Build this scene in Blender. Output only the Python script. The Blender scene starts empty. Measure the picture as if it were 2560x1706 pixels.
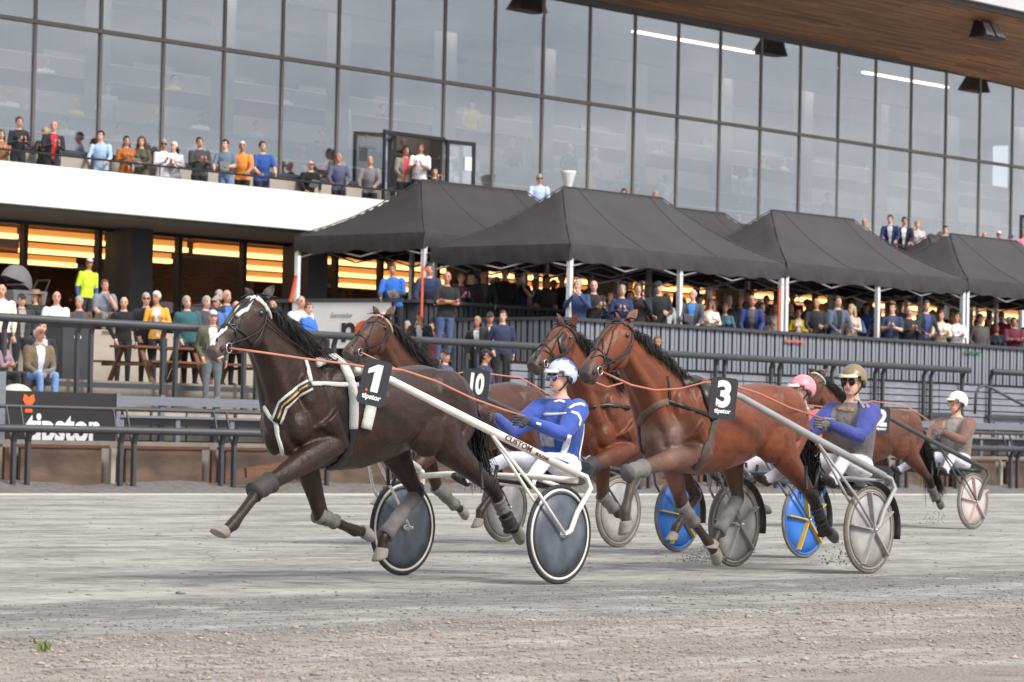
import bpy, bmesh, math, random
import numpy as np
from math import sin, cos, pi, radians, sqrt, atan2
from mathutils import Vector, Matrix, Euler
random.seed(7); RNG = np.random.default_rng(7)
S = bpy.context.scene
COL = S.collection
# ------------------------------------------------------------------ camera
TH, PT, RO, F, CH = radians(40.15), radians(1.74), 0.0205, 8070.0, 1.03
fw0 = Vector((cos(TH), sin(TH), 0)); rt0 = Vector((sin(TH), -cos(TH), 0)); zz = Vector((0, 0, 1))
FW = fw0*cos(PT) + zz*sin(PT); u1 = zz*cos(PT) - fw0*sin(PT)
RT = rt0*cos(RO) + u1*sin(RO); UP = u1*cos(RO) - rt0*sin(RO)
CAM = Vector((0, 0, CH))
cd = bpy.data.cameras.new('camera'); cam = bpy.data.objects.new('camera', cd); COL.objects.link(cam)
cam.matrix_world = Matrix(((RT.x, UP.x, -FW.x, 0), (RT.y, UP.y, -FW.y, 0), (RT.z, UP.z, -FW.z, CH), (0, 0, 0, 1)))
cd.sensor_width = 36; cd.lens = 36*F/2560; cd.clip_start = 0.5; cd.clip_end = 4000
cd.dof.use_dof = True; cd.dof.focus_distance = 22.6; cd.dof.aperture_fstop = 7.0
S.camera = cam
S.render.resolution_x, S.render.resolution_y = 1024, 682
# ------------------------------------------------------------------ sky, sun, exposure
SUN_EL, SUN_AZ = radians(44), radians(182)      # azimuth measured from +Y towards +X: behind the photographer
W = bpy.data.worlds.new('World'); S.world = W; W.use_nodes = True
nt = W.node_tree; N = nt.nodes; L = nt.links; N.clear()
wo = N.new('ShaderNodeOutputWorld'); bg = N.new('ShaderNodeBackground'); L.new(bg.outputs[0], wo.inputs[0])
sk = N.new('ShaderNodeTexSky'); sk.sky_type = 'NISHITA'; sk.sun_disc = False
sk.sun_elevation = SUN_EL; sk.sun_rotation = SUN_AZ; sk.dust_density = 3.0; sk.air_density = 1.0
hs = N.new('ShaderNodeHueSaturation'); hs.inputs['Saturation'].default_value = 0.30; L.new(sk.outputs[0], hs.inputs['Color'])
tc = N.new('ShaderNodeTexCoord'); mp = N.new('ShaderNodeMapping'); mp.inputs['Scale'].default_value = (1, 1, 4.5); L.new(tc.outputs['Generated'], mp.inputs[0])
nz = N.new('ShaderNodeTexNoise'); nz.inputs['Scale'].default_value = 3.3; nz.inputs['Detail'].default_value = 6; nz.inputs['Roughness'].default_value = 0.55
L.new(mp.outputs[0], nz.inputs[0])
cr = N.new('ShaderNodeValToRGB'); e = cr.color_ramp.elements; e[0].position = 0.34; e[0].color = (4.4, 4.9, 5.7, 1); e[1].position = 0.64; e[1].color = (10.4, 10.4, 10.5, 1)
L.new(nz.outputs['Fac'], cr.inputs[0])
mx = N.new('ShaderNodeMix'); mx.data_type = 'RGBA'; mx.inputs[0].default_value = 0.8
L.new(hs.outputs[0], mx.inputs[6]); L.new(cr.outputs[0], mx.inputs[7]); L.new(mx.outputs[2], bg.inputs[0])
bg.inputs[1].default_value = 0.095
sl = bpy.data.lights.new('sun', 'SUN'); sl.energy = 2.6; sl.angle = radians(18); sl.color = (1.0, 0.95, 0.88)
so = bpy.data.objects.new('sun', sl); COL.objects.link(so)
sd = Vector((sin(SUN_AZ)*cos(SUN_EL), cos(SUN_AZ)*cos(SUN_EL), sin(SUN_EL)))
so.rotation_euler = sd.to_track_quat('Z', 'Y').to_euler()
S.view_settings.view_transform = 'Standard'; S.view_settings.look = 'None'; S.view_settings.gamma = 1
S.view_settings.use_curve_mapping = False; S.view_settings.exposure = 0.5
S.render.engine = 'CYCLES'; S.cycles.max_bounces = 6; S.cycles.diffuse_bounces = 2; S.cycles.glossy_bounces = 3; S.cycles.transparent_max_bounces = 10
S.cycles.use_denoising = True
# ------------------------------------------------------------------ helpers
def ray(x, y): return FW + RT*((x-1280)/F) + UP*((853-y)/F)
def at(x, y, Y=None, Z=None, X=None):
    """photo pixel -> the point where its line of sight meets a plane of the place"""
    d = ray(x, y)
    k = Y/d.y if Y is not None else ((Z-CH)/d.z if Z is not None else X/d.x)
    return CAM + d*k
def srgb(*c): return tuple(((v/255)/12.92 if v/255 <= .04045 else ((v/255+.055)/1.055)**2.4) for v in c)
MATS = {}
def mat(name, col, rough=.6, var=.12, scale=6., bump=0., metal=0., spec=.5, stretch=(1, 1, 1), coat=0., emit=None, estr=0., bscale=None, sheen=0., detail=4, bdist=.02):
    if name in MATS: return MATS[name]
    m = bpy.data.materials.new(name); m.use_nodes = True; t = m.node_tree; b = t.nodes['Principled BSDF']
    b.inputs['Roughness'].default_value = rough; b.inputs['Metallic'].default_value = metal; b.inputs['Specular IOR Level'].default_value = spec
    if coat: b.inputs['Coat Weight'].default_value = coat; b.inputs['Coat Roughness'].default_value = .2
    if sheen: b.inputs['Sheen Weight'].default_value = sheen
    c = t.nodes.new('ShaderNodeTexCoord'); p = t.nodes.new('ShaderNodeMapping'); p.inputs['Scale'].default_value = stretch
    t.links.new(c.outputs['Object'], p.inputs[0])
    n = t.nodes.new('ShaderNodeTexNoise'); n.inputs['Scale'].default_value = scale; n.inputs['Detail'].default_value = detail; t.links.new(p.outputs[0], n.inputs[0])
    r = t.nodes.new('ShaderNodeMapRange'); r.inputs[1].default_value = .3; r.inputs[2].default_value = .7; r.inputs[3].default_value = 1-var; r.inputs[4].default_value = 1+var
    t.links.new(n.outputs['Fac'], r.inputs[0])
    x = t.nodes.new('ShaderNodeMix'); x.data_type = 'RGBA'; x.blend_type = 'MULTIPLY'; x.inputs[0].default_value = 1; x.inputs[6].default_value = (*col[:3], 1)
    t.links.new(r.outputs[0], x.inputs[7]); t.links.new(x.outputs[2], b.inputs['Base Color'])
    if bump:
        n2 = t.nodes.new('ShaderNodeTexNoise'); n2.inputs['Scale'].default_value = bscale or scale*4; n2.inputs['Detail'].default_value = 5; t.links.new(p.outputs[0], n2.inputs[0])
        bp = t.nodes.new('ShaderNodeBump'); bp.inputs['Strength'].default_value = bump; bp.inputs['Distance'].default_value = bdist
        t.links.new(n2.outputs['Fac'], bp.inputs['Height']); t.links.new(bp.outputs[0], b.inputs['Normal'])
    if emit: b.inputs['Emission Color'].default_value = (*emit, 1); b.inputs['Emission Strength'].default_value = estr
    MATS[name] = m; return m
class MB:
    """collects shapes; build() links them as ONE mesh object"""
    def __init__(s): s.v = []; s.f = []; s.m = []; s.k = 0
    def mi(s, k): s.k = k; return s
    def add(s, vs, fs):
        o = len(s.v); s.v += [tuple(p) for p in vs]; s.f += [tuple(i+o for i in f) for f in fs]; s.m += [s.k]*len(fs); return s
    def box(s, a, b):
        (x0, y0, z0), (x1, y1, z1) = a, b
        return s.add([(x0,y0,z0),(x1,y0,z0),(x1,y1,z0),(x0,y1,z0),(x0,y0,z1),(x1,y0,z1),(x1,y1,z1),(x0,y1,z1)],
                     [(3,2,1,0),(4,5,6,7),(0,1,5,4),(1,2,6,5),(2,3,7,6),(3,0,4,7)])
    def obox(s, c, size, M=None, taper=1):
        a, b, d = size[0]/2, size[1]/2, size[2]/2; c = Vector(c)
        vs = []
        for z in (-d, d):
            q = taper if z > 0 else 1
            for x, y in ((-a,-b),(a,-b),(a,b),(-a,b)):
                p = Vector((x*q, y*q, z)); vs.append(c + (M @ p if M is not None else p))
        return s.add(vs, [(3,2,1,0),(4,5,6,7),(0,1,5,4),(1,2,6,5),(2,3,7,6),(3,0,4,7)])
    def bar(s, p, q, w, h, up=(0, 0, 1)):
        p, q = Vector(p), Vector(q); d = (q-p); l = d.length; d.normalize(); u = Vector(up); sx = d.cross(u)
        if sx.length < 1e-4: sx = d.cross(Vector((1, 0, 0)))
        sx.normalize(); u = sx.cross(d); M = Matrix((d, sx, u)).transposed()
        return s.obox((p+q)/2, (l, w, h), M)
    def tube(s, pts, r, n=8, cap=True, ref=None):
        pts = [Vector(p) for p in pts]; rs = r if isinstance(r, (list, tuple)) else [r]*len(pts)
        rings = []; prev = None
        for i, p in enumerate(pts):
            t = (pts[min(i+1, len(pts)-1)] - pts[max(i-1, 0)])
            t = t.normalized() if t.length > 1e-9 else Vector((0, 0, 1))
            a = prev if prev is not None else (Vector(ref) if ref is not None else (Vector((0, 0, 1)) if abs(t.z) < .9 else Vector((1, 0, 0))))
            a = (a - t*a.dot(t));
            if a.length < 1e-5: a = t.orthogonal()
            a.normalize(); prev = a; b = t.cross(a); q = rs[i]; qa, qb = q if isinstance(q, (tuple, list)) else (q, q)
            rings.append([p + a*(cos(2*pi*k/n)*qa) + b*(sin(2*pi*k/n)*qb) for k in range(n)])
        return s.loft(rings, cap)
    def loft(s, rings, cap=True, closed=False):
        n = len(rings[0]); vs = [p for r in rings for p in r]; fs = []
        m = len(rings)
        for i in range(m if closed else m-1):
            for k in range(n):
                a, b = i*n+k, i*n+(k+1) % n; j = (i+1) % m
                fs.append((a, b, j*n+(k+1) % n, j*n+k))
        if cap and not closed: fs.append(tuple(range(n-1, -1, -1))); fs.append(tuple((m-1)*n+k for k in range(n)))
        return s.add(vs, fs)
    def ball(s, c, r, nu=12, nv=8, M=None):
        c = Vector(c); rx, ry, rz = r if isinstance(r, (tuple, list)) else (r, r, r); rings = []
        for i in range(1, nv):
            a = pi*i/nv
            ring = []
            for k in range(nu):
                q = Vector((rx*sin(a)*cos(2*pi*k/nu), ry*sin(a)*sin(2*pi*k/nu), rz*cos(a))); ring.append(c + (M @ q if M is not None else q))
            rings.append(ring)
        n = nu; vs = [p for g in rings for p in g]; fs = []
        for i in range(len(rings)-1):
            for k in range(n): fs.append((i*n+k, (i+1)*n+k, (i+1)*n+(k+1) % n, i*n+(k+1) % n))
        t = Vector((0, 0, rz)); t = M @ t if M is not None else t
        vs += [c+t, c-t]; T, B = len(vs)-2, len(vs)-1
        for k in range(n): fs.append((T, k, (k+1) % n)); fs.append((B, (len(rings)-1)*n+(k+1) % n, (len(rings)-1)*n+k))
        return s.add(vs, fs)
    def torus(s, c, ax, R, r, n=40, m=8, e1=None):
        c = Vector(c); ax = Vector(ax).normalized(); a = ax.orthogonal().normalized() if e1 is None else Vector(e1); b = ax.cross(a); rings = []
        ra, rb = r if isinstance(r, (tuple, list)) else (r, r)
        for i in range(n):
            d = a*cos(2*pi*i/n) + b*sin(2*pi*i/n)
            rings.append([c + d*(R + ra*cos(2*pi*k/m)) + ax*(rb*sin(2*pi*k/m)) for k in range(m)])
        return s.loft(rings, closed=True)
    def disc(s, c, ax, R, h, n=40):
        c = Vector(c); ax = Vector(ax).normalized(); a = ax.orthogonal().normalized(); b = ax.cross(a)
        return s.loft([[c + ax*t + (a*cos(2*pi*k/n)+b*sin(2*pi*k/n))*q for k in range(n)] for t, q in ((-h, R*.96), (-h, R), (h, R), (h, R*.96))])
    def prism(s, poly, d):
        """poly: list of 3D points; extruded along vector d"""
        d = Vector(d); n = len(poly); vs = [Vector(p) for p in poly] + [Vector(p)+d for p in poly]
        return s.add(vs, [tuple(range(n-1, -1, -1)), tuple(range(n, 2*n))] + [(k, (k+1) % n, n+(k+1) % n, n+k) for k in range(n)])
    def quad(s, *p): return s.add(p, [tuple(range(len(p)))])
    def mesh(s, name, mats, smooth=False):
        me = bpy.data.meshes.new(name); me.from_pydata([tuple(p) for p in s.v], [], s.f)
        for m in (mats if isinstance(mats, (list, tuple)) else [mats]): me.materials.append(m)
        if len(set(s.m)) > 1: me.polygons.foreach_set('material_index', s.m)
        if smooth: me.polygons.foreach_set('use_smooth', [True]*len(me.polygons))
        me.update(); return me
    def build(s, name, mats, parent=None, smooth=False, **kw):
        return link(name, s.mesh(name, mats, smooth), parent, **kw)
def link(name, data, parent=None, label=None, cat=None, group=None, kind=None, loc=None, rz=None):
    o = bpy.data.objects.new(name, data); COL.objects.link(o)
    if parent is not None: o.parent = parent
    if loc is not None: o.location = loc
    if rz is not None: o.rotation_euler = (0, 0, rz)
    return tag(o, label, cat, group, kind)
def tag(o, label=None, cat=None, group=None, kind=None):
    if label: o['label'] = label
    if cat: o['category'] = cat
    if group: o['group'] = group
    if kind: o['kind'] = kind
    return o
def empty(name, loc, label, cat, group=None, rz=0): return link(name, None, None, label, cat, group, None, loc, rz)
_bm = {}
def unit_box(m):
    k = m.name
    if k not in _bm: _bm[k] = MB().box((-.5, -.5, -.5), (.5, .5, .5)).mesh('box_'+k, m)
    return _bm[k]
def piece(name, m, a, b, parent, base=(0, 0, 0)):
    """a cheap box piece sharing one mesh per material, spanning corners a..b in world space"""
    a, b = Vector(a), Vector(b); o = bpy.data.objects.new(name, unit_box(m)); COL.objects.link(o)
    o.parent = parent; o.location = (a+b)/2 - Vector(base); o.scale = (abs(b.x-a.x), abs(b.y-a.y), abs(b.z-a.z)); return o
def loc(t): return t.location
def organic(mb, voxel, smooth=6, fac=.5):
    """fuse overlapping closed shapes into one continuous skin"""
    me = mb.mesh('tmp', []); o = bpy.data.objects.new('tmp', me); COL.objects.link(o)
    r = o.modifiers.new('r', 'REMESH'); r.mode = 'VOXEL'; r.voxel_size = voxel; r.adaptivity = 0
    if smooth: q = o.modifiers.new('s', 'SMOOTH'); q.factor = fac; q.iterations = smooth
    dg = bpy.context.evaluated_depsgraph_get(); dg.update(); out = bpy.data.meshes.new_from_object(o.evaluated_get(dg))
    bpy.data.objects.remove(o); bpy.data.meshes.remove(me)
    out.polygons.foreach_set('use_smooth', [True]*len(out.polygons)); return out
FONT = {}
def text_mesh(txt, size, bold=0.0, ext=.004, shear=0, sx=1.0):
    c = bpy.data.curves.new('t', 'FONT'); c.body = txt; c.size = size; c.extrude = ext; c.offset = bold; c.shear = shear; c.align_x = 'CENTER'; c.resolution_u = 4
    o = bpy.data.objects.new('t', c); COL.objects.link(o); dg = bpy.context.evaluated_depsgraph_get(); dg.update()
    me = bpy.data.meshes.new_from_object(o.evaluated_get(dg)); bpy.data.objects.remove(o); bpy.data.curves.remove(c)
    if sx != 1: me.transform(Matrix.Diagonal((sx, 1, 1, 1)))
    return me
def put_text(name, txt, size, m, parent, M, bold=.0, shear=0, sx=1.0, ext=.004):
    me = text_mesh(txt, size, bold, ext, shear, sx); me.materials.clear(); me.materials.append(m)
    o = link(name, me, parent); o.matrix_local = M; return o
def copy_tree(o, parent=None):
    c = o.copy(); COL.objects.link(c); c.parent = parent
    for ch in list(o.children): copy_tree(ch, c)
    return c
# ------------------------------------------------------------------ materials of the place
m_dark = mat('dark_steel', srgb(66, 67, 72), .5, .1, 3, metal=.0)
m_black = mat('black_paint', (.02, .02, .022), .45, .1, 5)
m_grey = mat('grey_painted_wood', srgb(120, 123, 132), .65, .16, 2, .25, stretch=(.4, 6, 6))
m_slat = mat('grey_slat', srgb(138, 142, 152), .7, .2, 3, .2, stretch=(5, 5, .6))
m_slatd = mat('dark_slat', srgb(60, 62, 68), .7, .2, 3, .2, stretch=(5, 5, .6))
m_conc = mat('concrete', srgb(172, 162, 150), .85, .2, 1.6, .5)
m_concd = mat('dark_concrete', srgb(134, 126, 118), .85, .2, 1.6, .5)
m_band = mat('white_render', (.84, .83, .80), .75, .03, .7)
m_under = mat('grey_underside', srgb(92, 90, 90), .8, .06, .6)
m_mull = mat('mullion_grey', srgb(112, 108, 105), .45, .08, 3)
m_upst = mat('beige_upstand', srgb(176, 168, 158), .8, .1, 1)
m_wood = mat('brown_wood', srgb(112, 74, 52), .6, .25, 3, .3, stretch=(.5, 8, 8))
m_rust = mat('rusty_panel', srgb(104, 84, 72), .8, .4, 2.2, .6, detail=7)
m_rustb = mat('rust_edge', srgb(104, 72, 58), .85, .35, 6, .5)
m_white = mat('white_paint', (.8, .8, .8), .45, .04, 3)
m_sign = mat('sign_black', srgb(44, 41, 44), .5, .08, 3)
m_orange = mat('orange_paint', srgb(236, 104, 44), .5, .05, 3)
m_tent = mat('tent_fabric', srgb(60, 57, 60), .7, .14, 1.2, .55, bscale=1.7, bdist=.06)
m_tentl = mat('tent_seam', srgb(74, 71, 74), .7, .1, 2)
m_pole = mat('white_pole', (.78, .78, .8), .35, .05, 2)
m_alu = mat('aluminium', (.5, .5, .52), .35, .08, 3, metal=.8)
m_strap = mat('orange_strap', srgb(210, 92, 50), .6, .1, 5)
m_paper = mat('paper', (.85, .85, .85), .7, .03, 4)
m_dkin = mat('interior_dark', srgb(112, 98, 94), .8, .2, .7)
m_red = mat('interior_maroon', srgb(84, 48, 52), .75, .15, 1)
m_intw = mat('interior_pale', srgb(128, 122, 120), .8, .12, .8)
def glass_mat(name, tint, refl, ior=1.45):
    m = bpy.data.materials.new(name); m.use_nodes = True; t = m.node_tree; t.nodes.clear()
    o = t.nodes.new('ShaderNodeOutputMaterial'); g = t.nodes.new('ShaderNodeBsdfGlossy'); g.inputs['Roughness'].default_value = .015; g.inputs['Color'].default_value = (.93, .96, 1, 1)
    p = t.nodes.new('ShaderNodeBsdfTransparent'); p.inputs['Color'].default_value = (*tint, 1)
    lw = t.nodes.new('ShaderNodeLayerWeight'); f = t.nodes.new('ShaderNodeMath'); f.operation = 'POWER'; f.inputs[1].default_value = 4.5; t.links.new(lw.outputs['Facing'], f.inputs[0])
    r = t.nodes.new('ShaderNodeMapRange'); r.inputs[1].default_value = 0; r.inputs[2].default_value = 1; r.inputs[3].default_value = refl; r.inputs[4].default_value = 1
    x = t.nodes.new('ShaderNodeMixShader'); t.links.new(f.outputs[0], r.inputs[0]); t.links.new(r.outputs[0], x.inputs[0])
    t.links.new(p.outputs[0], x.inputs[1]); t.links.new(g.outputs[0], x.inputs[2]); t.links.new(x.outputs[0], o.inputs[0])
    c = t.nodes.new('ShaderNodeTexCoord'); n = t.nodes.new('ShaderNodeTexNoise'); n.inputs['Scale'].default_value = .55; n.inputs['Detail'].default_value = 1
    b = t.nodes.new('ShaderNodeBump'); b.inputs['Strength'].default_value = .05; b.inputs['Distance'].default_value = .03
    t.links.new(c.outputs['Object'], n.inputs[0]); t.links.new(n.outputs['Fac'], b.inputs['Height']); t.links.new(b.outputs[0], g.inputs['Normal'])
    return m
m_glass = glass_mat('coated_glass', (.93, .95, .96), .235)
m_glass2 = glass_mat('clear_glass', (.93, .94, .94), .05)
# ------------------------------------------------------------------ ground and track
def ground_mat(name, track):
    m = bpy.data.materials.new(name); m.use_nodes = True; t = m.node_tree; N = t.nodes; L = t.links; b = N['Principled BSDF']; b.inputs['Roughness'].default_value = .9; b.inputs['Specular IOR Level'].default_value = .2
    c = N.new('ShaderNodeTexCoord')
    def noise(sc, st, det=4, rough=.55):
        p = N.new('ShaderNodeMapping'); p.inputs['Scale'].default_value = st; L.new(c.outputs['Object'], p.inputs[0])
        n = N.new('ShaderNodeTexNoise'); n.inputs['Scale'].default_value = sc; n.inputs['Detail'].default_value = det; n.inputs['Roughness'].default_value = rough; L.new(p.outputs[0], n.inputs[0]); return n.outputs['Fac']
    def ramp(src, stops):
        r = N.new('ShaderNodeValToRGB'); el = r.color_ramp.elements
        while len(el) > 1: el.remove(el[-1])
        el[0].position = stops[0][0]; el[0].color = (*stops[0][1], 1)
        for p, q in stops[1:]: k = el.new(p); k.color = (*q, 1)
        L.new(src, r.inputs[0]); return r.outputs[0]
    def mixc(f, a, bb, mode='MIX'):
        x = N.new('ShaderNodeMix'); x.data_type = 'RGBA'; x.blend_type = mode
        for s, v in ((0, f), (6, a), (7, bb)):
            if hasattr(v, 'links') or hasattr(v, 'is_output'): L.new(v, x.inputs[s])
            else: x.inputs[s].default_value = v if s == 0 else (*v, 1)
        return x.outputs[2]
    def mathn(op, a, bb=None):
        x = N.new('ShaderNodeMath'); x.operation = op
        for s, v in ((0, a), (1, bb)):
            if v is None: continue
            if hasattr(v, 'is_output'): L.new(v, x.inputs[s])
            else: x.inputs[s].default_value = v
        return x.outputs[0]
    streak = noise(.85, (.42, 1.15, 1), 10, .72); fine = noise(9, (.5, 1, 1), 6, .75); blot = noise(1.0, (.25, .7, 1), 4)
    sand = ramp(streak, [(.34, srgb(82, 80, 77)), (.42, srgb(124, 121, 117)), (.5, srgb(152, 149, 145)), (.62, srgb(186, 183, 178))])
    sand = mixc(.35, sand, ramp(fine, [(.3, srgb(96, 94, 92)), (.6, srgb(200, 197, 192))]))
    # bands that run along the rail: position across the track, edges worn uneven
    s = N.new('ShaderNodeSeparateXYZ'); L.new(c.outputs['Object'], s.inputs[0])
    yy = mathn('ADD', s.outputs['Y'], mathn('MULTIPLY', mathn('SUBTRACT', noise(.8, (.5, 2, 1), 5), .5), 1.3))
    grit = noise(55, (1, 1, 1), 3, .8)
    grav = ramp(grit, [(.3, srgb(90, 83, 78)), (.5, srgb(146, 137, 130)), (.66, srgb(190, 181, 172))])
    dark = ramp(fine, [(.3, srgb(98, 95, 94)), (.65, srgb(152, 149, 147))])
    near = mixc(ramp(blot, [(.4, (0, 0, 0)), (.62, (1, 1, 1))]), grav, ramp(noise(4, (.5, 1.6, 1), 5), [(.35, srgb(140, 134, 129)), (.6, srgb(184, 177, 170))]))
    def band(a, bnd):
        r = N.new('ShaderNodeMapRange'); r.inputs[1].default_value = a; r.inputs[2].default_value = bnd; L.new(yy, r.inputs[0]); return r.outputs[0]
    col = mixc(band(10.9, 11.9), near, mixc(.45, sand, dark))
    col = mixc(band(12.9, 13.2), col, dark)
    col = mixc(band(14.2, 14.55), col, sand)
    fl = mathn('MULTIPLY', ramp(noise(3.1, (1, .55, 1), 5, .62), [(.54, (0, 0, 0)), (.66, (1, 1, 1))]), .55)
    col = mixc(fl, col, srgb(104, 101, 98))
    wl = mathn('MULTIPLY', ramp(noise(2.3, (.5, .8, 2), 5, .62), [(.55, (0, 0, 0)), (.68, (1, 1, 1))]), .4)
    col = mixc(wl, col, srgb(214, 211, 206))
    L.new(col, b.inputs['Base Color'])
    bp = N.new('ShaderNodeBump'); bp.inputs['Strength'].default_value = .8; bp.inputs['Distance'].default_value = .03
    L.new(mathn('ADD', mathn('MULTIPLY', grit, .5), mathn('ADD', streak, fine)), bp.inputs['Height']); L.new(bp.outputs[0], b.inputs['Normal'])
    return m
m_ground = ground_mat('sand_track', True)
MB().box((-1500, -1500, -.4), (1500, 1500, -.05)).build('ground', mat('outer_ground', srgb(120, 116, 110), .9, .2, .5), kind='structure')
MB().quad((-60, -6, 0), (220, -6, 0), (220, 38.15, 0), (-60, 38.15, 0)).build('race_track', m_ground, kind='structure')
MB().box((-60, 38.15, -.03), (220, 38.3, .03)).build('track_edge', mat('pale_edge', srgb(190, 188, 184), .8, .1, 2), kind='structure')
# gravel verge rising to the fence
g = MB(); nx = 160
for i in range(nx):
    xa, xb = 10+i*.7, 10+(i+1)*.7
    f = lambda x: .2+.05*sin(x*1.7)+.03*sin(x*4.3)
    g.quad((xa, 38.3, .01), (xb, 38.3, .01), (xb, 38.75, .09+.02*sin(xb*3)), (xa, 38.75, .09+.02*sin(xa*3)))
    g.quad((xa, 38.75, .09+.02*sin(xa*3)), (xb, 38.75, .09+.02*sin(xb*3)), (xb, 39.5, f(xb)), (xa, 39.5, f(xa)))
g.build('gravel_verge', mat('verge_gravel', srgb(112, 108, 106), .9, .3, 9, .9, bscale=40), kind='structure')
# loose stones of the near gravel and clods thrown up on the track: nobody could count them
def scatter(name, n, area, size, m, label, cat, zs=.5):
    ico = np.array([(0,0,1),(.9,0,.3),(.28,.85,.3),(-.72,.53,.3),(-.72,-.53,.3),(.28,-.85,.3),(0,0,-.5)])
    fa = np.array([(0,1,2),(0,2,3),(0,3,4),(0,4,5),(0,5,1),(6,2,1),(6,3,2),(6,4,3),(6,5,4),(6,1,5)])
    P = area(n); n = len(P); s = RNG.gamma(2.2, size/2.2, n)[:, None, None]; a = RNG.uniform(0, 6.28, n)
    v = ico[None]*(1+RNG.uniform(-.3, .3, (n, 7, 1))); v = v*s*np.array([1, 1, zs])
    c, q = np.cos(a)[:, None], np.sin(a)[:, None]
    x = v[..., 0]*c - v[..., 1]*q; y = v[..., 0]*q + v[..., 1]*c
    v = np.stack([x, y, v[..., 2]], -1) + P[:, None, :]
    me = bpy.data.meshes.new(name); nv = n*7
    f = (fa[None] + (np.arange(n)*7)[:, None, None]).reshape(-1)
    me.vertices.add(nv); me.vertices.foreach_set('co', v.reshape(-1)); me.loops.add(len(f)); me.loops.foreach_set('vertex_index', f)
    nf = len(f)//3; me.polygons.add(nf); me.polygons.foreach_set('loop_start', np.arange(nf)*3); me.materials.append(m); me.update(); me.validate()
    return link(name, me, None, label, cat, None, 'stuff')
def view_area(y0, y1, wpow=1.):
    def f(n):
        y = y0 + (y1-y0)*RNG.uniform(0, 1, n)**wpow; u = RNG.uniform(-150, 2710, n)
        t = (u-1280)/F; X = y/np.tan(TH-np.arctan(t)); return np.stack([X, y, np.full(n, .0)], 1)
    return f
scatter('loose_gravel', 30000, view_area(8.2, 12.0), .0062, mat('stone', srgb(160, 148, 138), .85, .45, 9, detail=2), 'loose brown gravel along the near edge of the track', 'gravel')
scatter('dark_grit', 7000, view_area(11.5, 14.4), .005, mat('grit', srgb(120, 116, 113), .9, .35, 9, detail=2), 'dark grit lying in the strip beside the near edge', 'grit')
scatter('track_clods', 2600, view_area(14.5, 37), .011, mat('clod', srgb(150, 147, 142), .95, .3, 5), 'small clods of grey sand scattered over the race track', 'clods', .35)
w = MB()
for i in range(34):
    p = at(107+random.gauss(0, 11), 1622+random.gauss(0, 7), Z=0); a = random.uniform(0, 6.28); h = random.uniform(.015, .045)
    d = Vector((cos(a), sin(a), 0)); sd_ = Vector((-sin(a), cos(a), 0))*.008
    w.quad(p-sd_, p+sd_, p+d*h*.5+Vector((0, 0, h)), p+d*h*.5-sd_+Vector((0, 0, h)))
w.build('weed_tuft', mat('weed_green', srgb(120, 126, 78), .7, .2, 8), kind='stuff', label='small green weed tuft in the gravel at the near left', cat='weed')
# ------------------------------------------------------------------ stepped standing area
def floor_z(Y): return .86 if Y < 40.45 else 1.45 if Y < 42.3 else 1.92 if Y < 49.6 else 3.12
st = MB(); st.box((10, 39.62, -.1), (140, 40.45, .86)); st.box((10, 40.45, -.1), (140, 42.3, 1.45)); st.build('lower_steps', m_concd, kind='structure')
MB().box((10, 42.3, -.1), (140, 49.6, 1.92)).build('middle_step', m_concd, kind='structure')
MB().box((10, 49.6, -.1), (140, 75, 3.12)).build('concourse', m_conc, kind='structure')
lo = empty('terrace_wall_blocks', (46, 49.5, 1.92), 'row of pale concrete blocks forming the edge of the upper concourse', 'wall')
x = 38.0; k = 0
while x < 53:
    wd = random.uniform(1.7, 2.3); hh = 3.1 if k % 3 else 3.0
    piece('block', m_conc, (x, 49.2-.05*(k % 2), 1.92), (x+wd-.03, 49.595, hh), lo, (46, 49.5, 1.92)); x += wd; k += 1
# concrete riser blocks seen under the front planks
rb = empty('riser_blocks', (50, 40.4, .86), 'pale concrete riser blocks behind the lowest planks', 'wall'); x = 33.5
while x < 78:
    wd = random.uniform(.55, .9); piece('block', m_conc if random.random() < .7 else m_upst, (x, 40.36-random.random()*.04, .88), (x+wd-.07, 40.445, 1.38+random.random()*.05), rb, (50, 40.4, .86)); x += wd
# ------------------------------------------------------------------ fences
def bent_post(p, zt, parent, m=m_dark, base=(0, 0, 0), dy=-.12, w=.07):
    b = MB(); x, y, z0 = p; b.box((x-w/2, y-w/2, z0), (x+w/2, y+w/2, zt-.17)); b.bar((x, y, zt-.19), (x-.06, y+dy, zt+.0), w, w, (1, 0, 0))
    o = b.build('post', m, parent); o.location = -Vector(base); return o
fb = (50, 39, 0)
ff = empty('track_fence', fb, 'dark steel track fence with thick top tube, thin upper rail and paired bent posts', 'fence')
o = MB().tube([(10, 38.88, 1.04), (130, 38.88, 1.04)], .062, 12).build('rail', m_dark, ff, True); o.location = -Vector(fb)
o = MB().tube([(10, 39.3, 1.39), (130, 39.3, 1.39)], .032, 10).build('upper_rail', m_dark, ff, True); o.location = -Vector(fb)
px_ = [x for x in (31.9, 34.21, 36.51, 38.83)] + [38.83+2.31*i for i in range(1, 18)]
rp = empty('retaining_panels', fb, 'rusty brown retaining panels behind the posts of the track fence', 'wall')
for i, x in enumerate(px_):
    for d in (-.15, .15):
        bent_post((x+d, 39.02, .1), 1.03, ff, base=fb)
        q = MB().bar((x+d, 39.08, .85), (x+d+.06, 39.29, 1.4), .02, .04).build('stay', m_dark, ff); q.location = -Vector(fb)
    piece('panel', m_rust, (x+.3, 39.36, .06), (x+2.05, 39.42, .74), rp, fb)
    piece('capping', m_rustb, (x+.17, 39.33, .74), (x+2.2, 39.45, .79), rp, fb)
    piece('divider', m_rustb if i % 2 else m_conc, (x-.05, 39.34, .05), (x+.05, 39.4, .74), rp, fb)
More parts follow.
